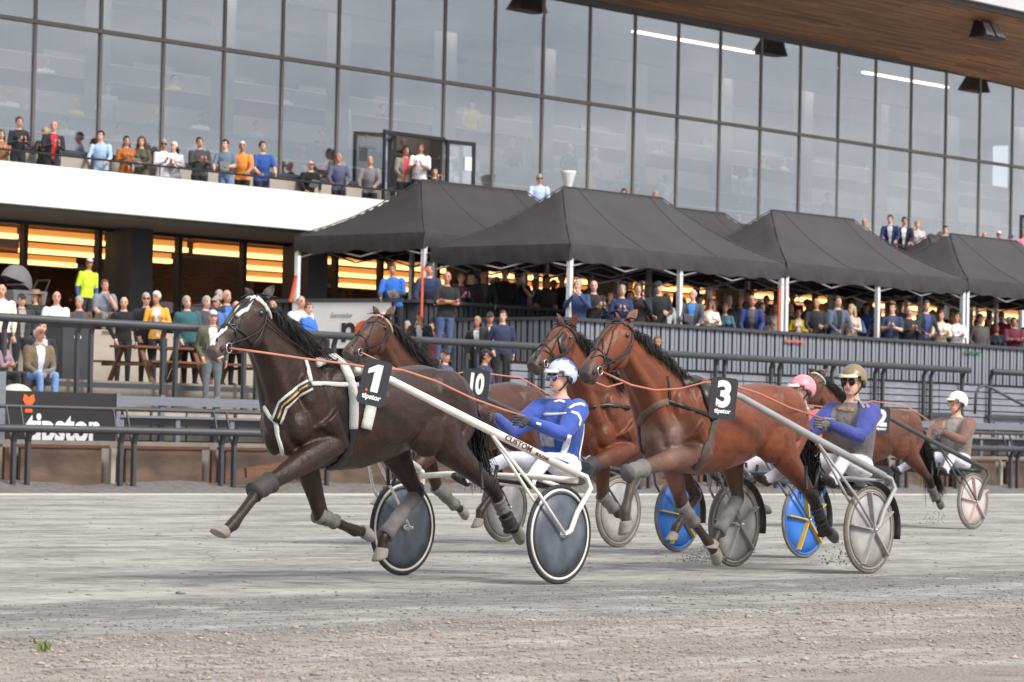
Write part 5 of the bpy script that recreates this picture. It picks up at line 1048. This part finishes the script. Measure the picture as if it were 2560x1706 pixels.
H1 = make_horse('near-black horse number 1 in the lead with white fleece harness', 15.35, (828, 889), (640, 745), (534, 884), .10, LEG1, srgb(52, 35, 29), srgb(42, 33, 30), blaze=1, ears=((686, 714), (612, 720)), muzc=srgb(92, 78, 74),
    boots=[('LF', 0, .86, 1.08, .072, .064, m_bootd), ('RF', 1, -.1, .4, .062, .05, m_boot), ('RH', 1, .08, .95, .054, .058, m_boot), ('LH', 1, .3, .62, .052, .05, m_boot), ('LH', 1, .75, 1.1, .052, .06, m_bootd)], tail_pts=((1.5, 0, 1.25), (1.53, 0, 1.02), (1.62, 0, .74)))
c1 = bridle(H1, band=m_pad)
for q in ([(617, 747), (596, 775), (573, 803), (560, 822)], [(620, 750), (600, 772), (585, 797), (584, 812)], [(545, 829), (560, 817), (575, 812), (590, 813)], [(585, 815), (590, 835), (592, 860)], [(586, 818), (612, 836), (628, 860)], [(667, 780), (660, 815), (648, 845), (628, 866)]): strap(H1, q, .016, m_leather)
strap(H1, [(601, 748), (621, 741), (644, 746), (660, 762), (667, 778)], .032, m_pad, 'headband', .012)
strap(H1, [(893, 962), (850, 962), (808, 960), (777, 960)], .034, m_pad, 'breast_strap', .01); strap(H1, [(777, 956), (770, 925), (762, 898)], .034, m_pad, 'neck_strap', .01)
strap(H1, [(775, 962), (740, 983), (708, 1013), (691, 1056)], .085, m_pad, 'breast_band', .01); strap(H1, [(775, 962), (740, 983), (708, 1013), (691, 1056)], .06, mat('band_black', srgb(40, 36, 34), .6, .1, 9), 'breast_band_face', .012, .009); 
strap(H1, [(768, 965), (738, 985), (709, 1013), (695, 1048)], .016, mat('gold_thread', srgb(196, 160, 90), .6, .4, 60), 'gold_lettering_line', .012, .012, 6)
strap(H1, [(690, 1056), (694, 1085), (703, 1115), (708, 1135)], .034, m_pad, 'chest_strap', .01); strap(H1, [(690, 1056), (674, 1040), (662, 1018)], .034, m_pad, 'far_breast_strap', .01)
strap(H1, [(826, 888), (858, 918), (876, 955), (882, 1000), (882, 1040), (880, 1072)], .075, m_pad, 'fleece_pad', .028, .012); strap(H1, [(928, 1000), (921, 1035), (912, 1072)], .10, m_pad, 'fleece_pad', .028, .012)
strap(H1, [(885, 1060), (880, 1100), (868, 1135), (850, 1160), (825, 1172)], .10, m_leather, 'girth', .01)
strap(H1, [(700, 800), (740, 832), (790, 862), (835, 885)], .012, m_leather, 'check_rein', .006, .02)
strap(H1, [(550, 907), (561, 911), (575, 905)], .02, mat('pale_lip', srgb(196, 176, 168), .6, .2, 30), 'lip', .008)
plate(H1, 936, 957, '1', 'tipstor'); MB().tube([at(890, 948, Y=15.05)-H1['org'], at(915, 944, Y=14.98)-H1['org']], .025, 8).build('shaft_holder', m_leather, H1['root'], True)
LEG3 = {'LF': [(1585, 1178), (1563, 1278), (1566, 1330)], 'RF': [(1707, 1268), (1775, 1362), (1798, 1398)], 'RH': [(1845, 1245), (1793, 1335), (1775, 1380)], 'LH': [(2033, 1245), (2060, 1325), (2092, 1340)]}
H3 = make_horse('bright bay horse number 3 with muddy chest behind the lead driver', 15.3, (1735, 937), (1553, 800), (1462, 946), .06, LEG3, srgb(116, 62, 38), srgb(62, 50, 44), star=1, mud=.5, ears=((1594, 774), (1538, 780)),
    boots=[('LF', 0, .86, 1.1, .07, .064, m_boot), ('RF', 1, -.08, .42, .062, .052, m_boot), ('RH', 1, .05, .95, .055, .058, m_boot), ('LH', 1, .3, .65, .052, .05, m_bootd), ('LH', 1, .75, 1.1, .052, .06, m_bootd)], mane_fly=.35, mane_len=.6, tail_pts=((1.5, 0, 1.22), (1.55, 0, .95), (1.68, 0, .62)))
c3 = bridle(H3)
for q in ([(1528, 811), (1555, 808), (1574, 820)], [(1581, 829), (1578, 869), (1555, 901), (1533, 924)], [(1531, 817), (1502, 850), (1488, 882), (1478, 897)], [(1507, 846), (1508, 880), (1512, 912)], [(1478, 894), (1500, 888), (1519, 896), (1537, 906)]): strap(H3, q, .016, m_leather)
strap(H3, [(1776, 1041), (1739, 1027), (1693, 1011), (1670, 1004)], .032, m_leather, 'breast_strap', .006); strap(H3, [(1670, 1004), (1643, 1013), (1611, 1036), (1597, 1061)], .06, mat('mud_leather', srgb(104, 84, 72), .8, .3, 12), 'breast_band', .008); strap(H3, [(1597, 1068), (1601, 1107), (1608, 1144)], .04, m_bootd, 'chest_strap', .008); strap(H3, [(1673, 1002), (1673, 970), (1668, 942)], .025, m_leather, 'neck_strap')
strap(H3, [(1738, 938), (1762, 968), (1774, 1012), (1786, 1050)], .10, m_leather, 'saddle_pad', .02); strap(H3, [(1790, 1043), (1778, 1089), (1760, 1135), (1738, 1172)], .07, mat('mud_girth', srgb(90, 80, 72), .85, .4, 14, .5), 'girth', .012)
plate(H3, 1808, 996, '3', 'tipstor', w=.215, h=.32, tilt=-.08)
LEG4 = {'LF': [(1464, 1172, .2), (1392, 1215, .2), (1370, 1245, .2)], 'RF': [(1508, 1242), (1545, 1284), (1572, 1296)], 'RH': [(1740, 1240), (1690, 1320), (1680, 1350)], 'LH': [(1865, 1214), (1893, 1278), (1920, 1268)]}
H4 = make_horse('bay horse between the lead driver and horse number 3', 17.7, (1640, 905), (1412, 808), (1311, 938), .12, LEG4, srgb(106, 56, 36), srgb(62, 48, 42), ears=((1441, 786), (1392, 783)), Xw=(22.55, 1.58),
    boots=[('RF', 1, -.1, .7, .06, .055, m_boot), ('LF', 0, .82, 1.1, .075, .068, m_bootd), ('LH', 1, .4, 1.05, .05, .055, m_bootd)], mane_fly=.6)
bridle(H4); strap(H4, [(1468, 1020), (1519, 1013), (1574, 1020)], .035, m_leather, 'breast_strap', .008)
for q in ([(1374, 818), (1400, 812), (1436, 826)], [(1431, 832), (1420, 870), (1392, 903)], [(1382, 822), (1352, 860), (1340, 880)], [(1335, 880), (1360, 876), (1385, 890)]): strap(H4, q, .016, m_leather)
strap(H4, [(1412, 835), (1400, 852), (1404, 878), (1412, 868)], .06, m_leather, 'blinker', .012)
LEG10 = {'LF': [(0.0-.75, 0, .66, 1), (-1.0, 0, .50, 1), (-1.08, 0, .40, 1)], 'RF': [(1094, 1222), (1140, 1266), (1175, 1290)], 'RH': [(1.05, 0, .62, 1), (.75, 0, .33, 1), (.72, 0, .18, 1)], 'LH': [(1.52, 0, .66, 1), (1.74, 0, .40, 1), (1.86, 0, .34, 1)]}
H10 = make_horse('dark bay horse number 10 behind the lead horse', 20.1, (1110, 920), (953, 790), (868, 892), .10, LEG10, srgb(78, 47, 34), srgb(52, 42, 38), star=1, ears=((989, 764), (932, 765)), Xw=(22.85, 1.62), mane_fly=.9, boots=[('RF', 1, -.1, .95, .06, .056, m_boot), ('LF', 1, .1, .8, .055, .05, m_boot)])
bridle(H10, band=mat('tan_band', srgb(206, 176, 150), .8, .1, 20)); 
for q in ([(918, 808), (943, 802), (966, 815)], [(968, 818), (962, 850), (945, 878)], [(902, 820), (890, 850), (880, 866)]): strap(H10, q, .016, m_leather)
plate(H10, 1188, 966, '10', '', w=.26, h=.32, tilt=-.1)
LEG2 = {'LF': LEG10['LF'], 'RF': [(.1, 0, .47, 1), (.4, 0, .36, 1), (.6, 0, .34, 1)], 'RH': LEG10['RH'], 'LH': [(1.5, 0, .62, 1), (1.66, 0, .38, 1), (1.80, 0, .30, 1)]}
H2 = make_horse('bay horse number 2 at the back right with flying black tail', 22.8, (2170, 1000), (2040, 930), (1985, 1030), .06, LEG2, srgb(98, 57, 38), srgb(58, 46, 42), Xw=(33.7, 1.56), ears=((2068, 926), (2022, 922)), tail_pts=((1.55, -.02, 1.2), (1.66, -.02, .85), (1.86, -.05, .42)), boots=[('LH', 1, .4, 1.05, .05, .055, m_boot)])
bridle(H2, band=m_pad); plate(H2, 2204, 1052, '2', 'tipstor', w=.215, h=.32, tilt=-.05)
strap(H2, [(2195, 1040), (2180, 1090), (2165, 1140)], .09, m_leather, 'girth', .02)
# ------------------------------------------------------------------ sulkies
def wheel(parent, c, R, mats, spokes=None, rimw=.02, name='wheel'):
    tyre, rim, disc = mats; o = link(name, None, parent); o.location = c; ax = (0, 1, 0)
    MB().torus((0, 0, 0), ax, R-.016, (.016, .016), 56, 8).build('tyre', tyre, o, True); MB().torus((0, 0, 0), ax, R-.036-rimw*.2, (rimw*.6, .02), 56, 8).build('rim', rim, o, True)
    rr = []; n = 56
    for yy, r in ((-.028, .03), (-.022, R*.5), (-.012, R-.045), (.012, R-.045), (.022, R*.5), (.028, .03)): rr.append([(r*cos(2*pi*k/n), yy, r*sin(2*pi*k/n)) for k in range(n)])
    MB().loft(rr).build('disc', disc, o, True); MB().tube([(0, -.06, 0), (0, .06, 0)], .022, 12).build('hub', m_steel, o, True)
    if rim is not disc: MB().torus((0, 0, 0), ax, R-.062, (.008, .024), 56, 6).build('seal', tyre, o, True)
    if spokes:
        for k in range(5):
            a_ = radians(90+72*k+10); d = Vector((cos(a_), 0, sin(a_))); MB().bar(d*.03+Vector((0, -.03, 0)), d*(R-.05)+Vector((0, -.024, 0)), .012, .07, (0, 1, 0)).build('spoke', spokes, o)
    return o
def sulky(label, X0, Yn, Yf, sh0, R, mats, frame, spokes=None, hb=.74, back=.2, mud=False, seatx=.92, yaw=0, text=False):
    Ym = (Yn+Yf)/2; t = empty('sulky', (X0, Ym, 0), label, 'sulky', 'two-wheeled racing sulkies'); hw = (Yf-Yn)/2
    for y in (-1, 1):
        yo = y*(hw+.06); yi = y*(hw-.07); wheel(t, (0, y*hw, R), R, mats, spokes)
        s0 = Vector((sh0[0]-X0, y*sh0[1], sh0[2])); s1 = Vector((back-.02, y*(hw+.02), hb+.05)); mid = s0.lerp(s1, .5)+Vector((0, 0, -.005))
        MB().tube([s0+Vector((-.35, y*.0, .06)), s0, mid, s1], [.020, .026, .031, .031], 12).build('shaft', frame, t, True)
        MB().tube([s1+Vector((-.03, 0, .01)), s1+Vector((.07, y*.02, -.02)), s1+Vector((.10, y*.04, -.10)), Vector((.13, yo, R+.16)), Vector((.06, yo, R+.03)), Vector((.0, yo, R))], .019, 10).build('fork', frame, t, True)
        MB().tube([s0.lerp(s1, .52)+Vector((0, 0, -.02)), Vector((-.28, y*(hw+.05), R+.28)), Vector((.0, yo, R))], .012, 8).build('stay', frame, t, True)
        MB().tube([s0.lerp(s1, .52)+Vector((0, 0, -.02)), Vector((-.1, yi, R+.14)), Vector((.0, yi, R))], .011, 8).build('stay', frame, t, True)
        MB().tube([Vector((-.36, y*(hw*.62), hb+.1)), Vector((-.42, y*(hw*.64), hb-.06)), Vector((-.5, y*(hw*.6), hb-.06)), Vector((-.52, y*(hw*.6), hb+.12))], .014, 8).build('foot_rest', m_black, t, True)
        MB().tube([(0, yi-y*.03, R), (0, yo+y*.02, R)], .012, 8).build('axle_pin', m_steel, t, True)
        if mud:
            rr = []
            for k in range(14):
                a_ = radians(-12+k*10); rr.append([Vector((cos(a_)*(R+q), y*hw+yy, R+sin(a_)*(R+q))) for q, yy in ((.03, -.05), (.036, -.05), (.042, .0), (.036, .05), (.03, .05), (.034, 0))])
            MB().loft(rr).build('mudguard', m_bootd, t, True)
    MB().tube([(back, -hw, hb), (back-.06, -hw*.6, hb+.02), (back-.06, hw*.6, hb+.02), (back, hw, hb)], .022, 10).build('cross_bar', frame, t, True)
    MB().tube([(back-.05, 0, hb), (seatx-.1, 0, hb-.06), (seatx+.1, 0, hb-.06)], .024, 10).build('seat_spar', m_black, t, True)
    for y in (-.28, .28): MB().tube([(back-.06, y*1.6, hb), (seatx-.1, y*.5, hb-.07)], .016, 8).build('seat_strut', frame, t, True)
    sm = MB(); rr = []
    for x, w_, z in ((-.20, .10, .0), (-.12, .17, -.01), (.02, .21, -.015), (.12, .21, .02), (.18, .18, .09), (.2, .13, .13)): rr.append([(seatx+x, w_*cos(2*pi*k/16), hb-.02+z+.022*sin(2*pi*k/16)) for k in range(16)])
    sm.loft(rr).build('seat', m_black, t, True)
    if text:
        y = -1; s0 = Vector((sh0[0]-X0, y*sh0[1], sh0[2])); s1 = Vector((back-.02, y*(hw+.02), hb+.05)); d = (s1-s0).normalized(); cdir = (CAM-(t.location+s0.lerp(s1, .72))).normalized(); z_ = (cdir-d*cdir.dot(d)).normalized(); y_ = z_.cross(d); c = s0.lerp(s1, .66)+z_*.034-y_*.015
        for tx, u, sz in (('CUSTOM', .66, .055), ('SULCAR', .79, .03)):
            c = s0.lerp(s1, u)+z_*.034-y_*.014; put_text('lettering', tx, sz, mat('brown_print', srgb(96, 58, 44), .6, 0, 1), t, Matrix(((d.x, y_.x, z_.x, c.x), (d.y, y_.y, z_.y, c.y), (d.z, y_.z, z_.z, c.z), (0, 0, 0, 1))), .0015, sx=1.15, ext=.001)
    return t
m_tyre = mat('tyre_rubber', (.025, .025, .027), .7, .15, 12); m_tyrem = mat('muddy_tyre', srgb(110, 104, 98), .9, .25, 14); m_wrim = mat('white_rim', (.78, .74, .68), .45, .1, 6); m_grim = mat('grey_rim', srgb(150, 146, 142), .7, .15, 8)
m_wfr = mat('white_frame', (.80, .76, .70), .4, .12, 7); m_gfr = mat('grey_frame', srgb(158, 158, 158), .45, .15, 6); m_kfr = mat('dark_frame', srgb(66, 70, 72), .5, .2, 6); m_bfr = mat('blue_frame', srgb(84, 100, 132), .5, .15, 6)
m_dk = mat('grey_disc', srgb(88, 94, 104), .4, .35, 7, detail=7); m_lt = mat('pale_disc', srgb(164, 162, 161), .6, .3, 6, detail=7); m_pk = mat('pink_disc', srgb(200, 190, 188), .55, .15, 4); m_bl = mat('blue_disc', srgb(54, 118, 206), .45, .12, 5); m_ye = mat('yellow_spoke', srgb(220, 176, 48), .5, .12, 6)
S1 = sulky('white racing sulky with grey disc wheels behind horse number 1', 17.87, 14.6, 16.1, (16.4, .43, 1.42), .357, (m_tyre, m_wrim, m_dk), m_wfr, text=True)
S3 = sulky('silver racing sulky with pale disc wheels behind horse number 3', 21.9, 14.65, 16.0, (20.45, .42, 1.40), .357, (m_tyrem, m_grim, m_lt), m_gfr, mat('faint_spoke', srgb(159, 157, 156), .6, .2, 6), mud=True)
S4 = sulky('racing sulky with blue discs and yellow five-spoke wheels', 24.28, 16.95, 18.4, (22.75, .42, 1.40), .35, (m_tyrem, m_bl, m_bl), m_bfr, m_ye, mud=True)
S10 = sulky('racing sulky with pale grey wheels behind horse number 10', 24.65, 19.4, 20.85, (23.0, .42, 1.40), .35, (m_tyrem, m_grim, m_lt), m_kfr)
S2 = sulky('dark-framed racing sulky with pinkish wheels at the right edge', 35.3, 22.04, 23.5, (33.85, .42, 1.38), .36, (m_tyrem, m_grim, m_pk), m_kfr, mat('pink_spoke', srgb(202, 172, 170), .6, .2, 6))
# ------------------------------------------------------------------ drivers
m_visor = mat('mirror_lens', srgb(120, 140, 180), .12, 0, 1, metal=.7)
def helmet_parts(o, T, col, visor, lens=m_visor, stripes=None):
    hm = link('helmet', None, o); hm.matrix_local = T['head']; cm = mat('helmet_%d_%d_%d' % col, srgb(*col), .35, .18, 9)
    me = bm_mesh('helmet_shell', [shell(.112, .135, .128, (0, .012, .018), lambda c: c.z > (.045 if c.y < -.055 else -.005 if c.y < .02 else -.055), 28, 20)]); me.materials[0] = cm; sh_ = link('shell', me, hm); sh_.modifiers.new('s', 'SOLIDIFY').thickness = .012
    v = MB(); v.loft([[(x*.092*q, -.098-.062*(1-abs(x)**2)*t, .052-.022*t+z) for x in [-1+.2*k for k in range(11)]] for t, q, z in ((0, 1.05, .008), (1, .95, .0), (1, .95, -.01), (0, 1.05, -.006))], closed=True); v.build('visor', mat('visor_%d' % visor[0], srgb(*visor), .4, .1, 8), hm, True)
    st_ = MB()
    for s in (-1, 1): st_.tube([(s*.1, .02, .0), (s*.085, -.01, -.06), (s*.05, -.045, -.115), (0, -.055, -.125)], .007, 6).ball((s*.098, .015, -.03), (.014, .03, .035), 10, 8)
    st_.build('chin_strap', m_black, hm, True)
    if stripes:
        for k in range(4):
            w_ = shell(.1145, .1375, .1305, (0, .012, .018), lambda c: c.z > .05 and abs(abs(c.x)-.02-.028*k) < .011 and (c.y > -.06+.04*k), 60, 40); mm_ = bm_mesh('helmet_stripe', [w_]); mm_.materials[0] = stripes; link('stripe', mm_, hm)
    g = MB()
    for s in (-1, 1): g.ball((s*.034, -.094, -.012), (.034, .014, .026), 14, 8)
    g.build('goggle_lens', lens, hm, True); f_ = MB()
    for s in (-1, 1): f_.torus((s*.034, -.1, -.012), (0, 1, 0), .03, .0035, 20, 6).tube([(s*.066, -.092, -.006), (s*.09, .0, .0)], .004, 6)
    f_.build('goggle_frame', m_black, hm, True)
def driver(label, X, Yh, zhip, top, trs, sleeve, helmet, visor, front=None, lens=m_visor, la=.06, headpx=None, turn=-.2, wr=(.15, -.58, 1.31), gl=(70, 68, 66), stripes=None, gs=None):
    legs = ((.20, -.44, .97), (.33, -.80, .80), (.36, -.93, .83)); T = person_mesh(((.27, -.29, 1.19), wr, (-.12, -1, .0)), ((.27, -.31, 1.20), (wr[0], wr[1]-.05, wr[2]+.03), (-.12, -1, .05)), la, legs, voxel=.0105, bulk=1.27, head_turn=turn, jacket=1.42, raglan=True)
    o = link('person', T['me'], None, label, 'person', 'drivers seated on the sulkies'); k = 1.0
    if headpx: top_z = at(*headpx, Y=Yh).z - .035; k = (top_z-zhip)/(T['top']-.9); k = max(.92, min(1.08, k))
    o.scale = (k, k, k); o.rotation_euler = (0, 0, -pi/2); o.location = (X, Yh, zhip-.9*k)
    gm_ = cloth(gl); ms = (SKIN[1], cloth(top), cloth(sleeve or top), cloth(trs), m_bootd, cloth(front or top), gm_, m_eye, m_lip)
    for i, m_ in enumerate(ms): o.material_slots[i].link = 'OBJECT'; o.material_slots[i].material = m_
    helmet_parts(o, T, helmet, visor, lens, stripes)
    Mw = Matrix.Translation(o.location) @ Matrix.Rotation(-pi/2, 4, 'Z') @ Matrix.Scale(k, 4); me = T['me']
    bv = BVHTree.FromPolygons([tuple(Mw @ x.co) for x in me.vertices], [tuple(p.vertices) for p in me.polygons]); D = dict(root=o, bvh=bv, org=Vector(), Yh=Yh, inv=Mw.inverted(), wrist=Mw @ Vector((wr[0], wr[1], wr[2]))); D['Mw'] = Mw; D['la'] = la; return D
def dstripe(D, pts, w, m, name='stripe'):
    r = D['root']; D2 = dict(D); o = strap(D2, pts, w, m, name, .003, .003, 4); o.matrix_parent_inverse = D['inv']; return o
m_wst = mat('white_stripe', (.78, .78, .8), .7, .1, 8); m_mudw = (214, 206, 200)
D1 = driver('driver in a blue jacket with white stripes and a blue and white helmet', 18.80, 15.35, .82, (56, 84, 168), (226, 224, 232), (58, 84, 168), (196, 208, 236), (226, 220, 212), front=(66, 96, 176), headpx=(1397, 906), stripes=mat('helmet_blue', srgb(70, 100, 180), .4, .1, 6))
for q, w_ in (([(1422, 1022), (1436, 1013), (1452, 1010), (1462, 1014)], .028), ([(1428, 1030), (1444, 1035), (1452, 1050), (1447, 1066)], .028), ([(1360, 1036), (1385, 1036), (1415, 1034)], .02), ([(1424, 1088), (1416, 1112), (1408, 1134)], .05), ([(1464, 1060), (1462, 1100), (1457, 1148)], .026), ([(1385, 1005), (1400, 1002), (1412, 1006)], .022), ([(1340, 1058), (1352, 1062)], .02)): dstripe(D1, q, w_, m_wst)
dstripe(D1, [(1352, 1096), (1368, 1098), (1386, 1100)], .13, mat('grey_emblem', srgb(168, 170, 178), .7, .45, 22), 'emblem'); dstripe(D1, [(1345, 1140), (1385, 1146), (1420, 1160)], .022, mat('blue_stripe', srgb(40, 70, 180), .7, .1, 8))
D3 = driver('driver in a muddy blue jacket and an olive-brown helmet behind horse number 3', 22.62, 15.3, .84, (112, 108, 108), (206, 200, 206), (62, 70, 142), (138, 122, 94), (220, 206, 184), front=(124, 118, 112), lens=mat('dark_lens', (.03, .015, .015), .15, 0, 1), headpx=(2127, 913), turn=.15, gl=(110, 108, 100))
for q, w_ in (([(2135, 1000), (2160, 1004), (2172, 1020)], .03), ([(2060, 1046), (2090, 1050)], .02)): dstripe(D3, q, w_, mat('pale_worn', srgb(150, 146, 160), .8, .3, 14))
dstripe(D3, [(2092, 1020), (2110, 1024), (2135, 1026)], .035, mat('tan_mark', srgb(160, 130, 104), .8, .5, 30), 'chest_print')
D4 = driver('driver in a coral red jacket and a pink helmet', 25.3, 17.7, .80, (196, 92, 92), (222, 214, 220), (206, 96, 96), (226, 150, 164), (238, 214, 214), lens=mat('clear_lens', srgb(210, 170, 150), .15, 0, 1), headpx=(2012, 940), turn=-.3, gl=(60, 56, 56))
D10 = driver('driver almost hidden behind the lead driver', 25.6, 20.1, .80, (90, 60, 60), (210, 206, 206), None, (200, 200, 205), (220, 220, 220))
D2 = driver('driver in a muddy brown-grey jacket and a white helmet at the right', 36.12, 22.8, .84, (138, 130, 122), (216, 214, 226), (120, 88, 78), (236, 230, 222), (228, 222, 214), lens=mat('amber_lens', srgb(206, 170, 90), .15, 0, 1), headpx=(2388, 980), turn=-.35, gl=(110, 104, 100), front=(160, 154, 148))
# reins: bit ring - saddle terret - over the croup - the driver's hand
def run_reins(H, D, c, near_px):
    og = H['org']; w = D['wrist']-og + Vector((-.06, 0, .0)); pts = [c] + [at(*q, Y=H['Yh']-.32)-og for q in near_px]; pts = pts + [w]
    rein(H, pts)
run_reins(H1, D1, c1, [(680, 885), (760, 897), (850, 908), (905, 916), (1005, 925), (1090, 953), (1180, 996), (1260, 1025)])
run_reins(H3, D3, c3, [(1578, 963), (1638, 976), (1702, 972), (1762, 956), (1830, 963), (1900, 985), (1975, 1020)])
for H, D in ((H4, D4), (H10, D10), (H2, D2)):
    c = H['hsurf'](.52, -1.75, 1.12); s = H['s']; rein(H, [c, Vector((-.5, -.2, 1.5*s)), Vector((.12, -.18, 1.62*s)), Vector((.9, -.18, 1.58*s)), D['wrist']-H['org']])
# clods thrown up by the hooves

def splash(px, py, n, label):
    c = at(px, py, Z=.05); b = MB()
    for i in range(n):
        r = random.uniform(.003, .010); b.ball(c+Vector((random.gauss(0, .13), random.gauss(0, .09), abs(random.gauss(0, .08)))), (r, r*.8, r*.7), 5, 3)
    b.build('thrown_clods', mat('wet_clod', srgb(134, 130, 124), .9, .3, 9), label=label, cat='clods', kind='stuff')
splash(1745, 1405, 150, 'wet sand thrown up by the hoof of horse number 3'); splash(2100, 1412, 130, 'wet sand thrown up behind the hind hoof of horse number 3'); splash(2335, 1310, 90, 'wet sand thrown up behind horse number 2')
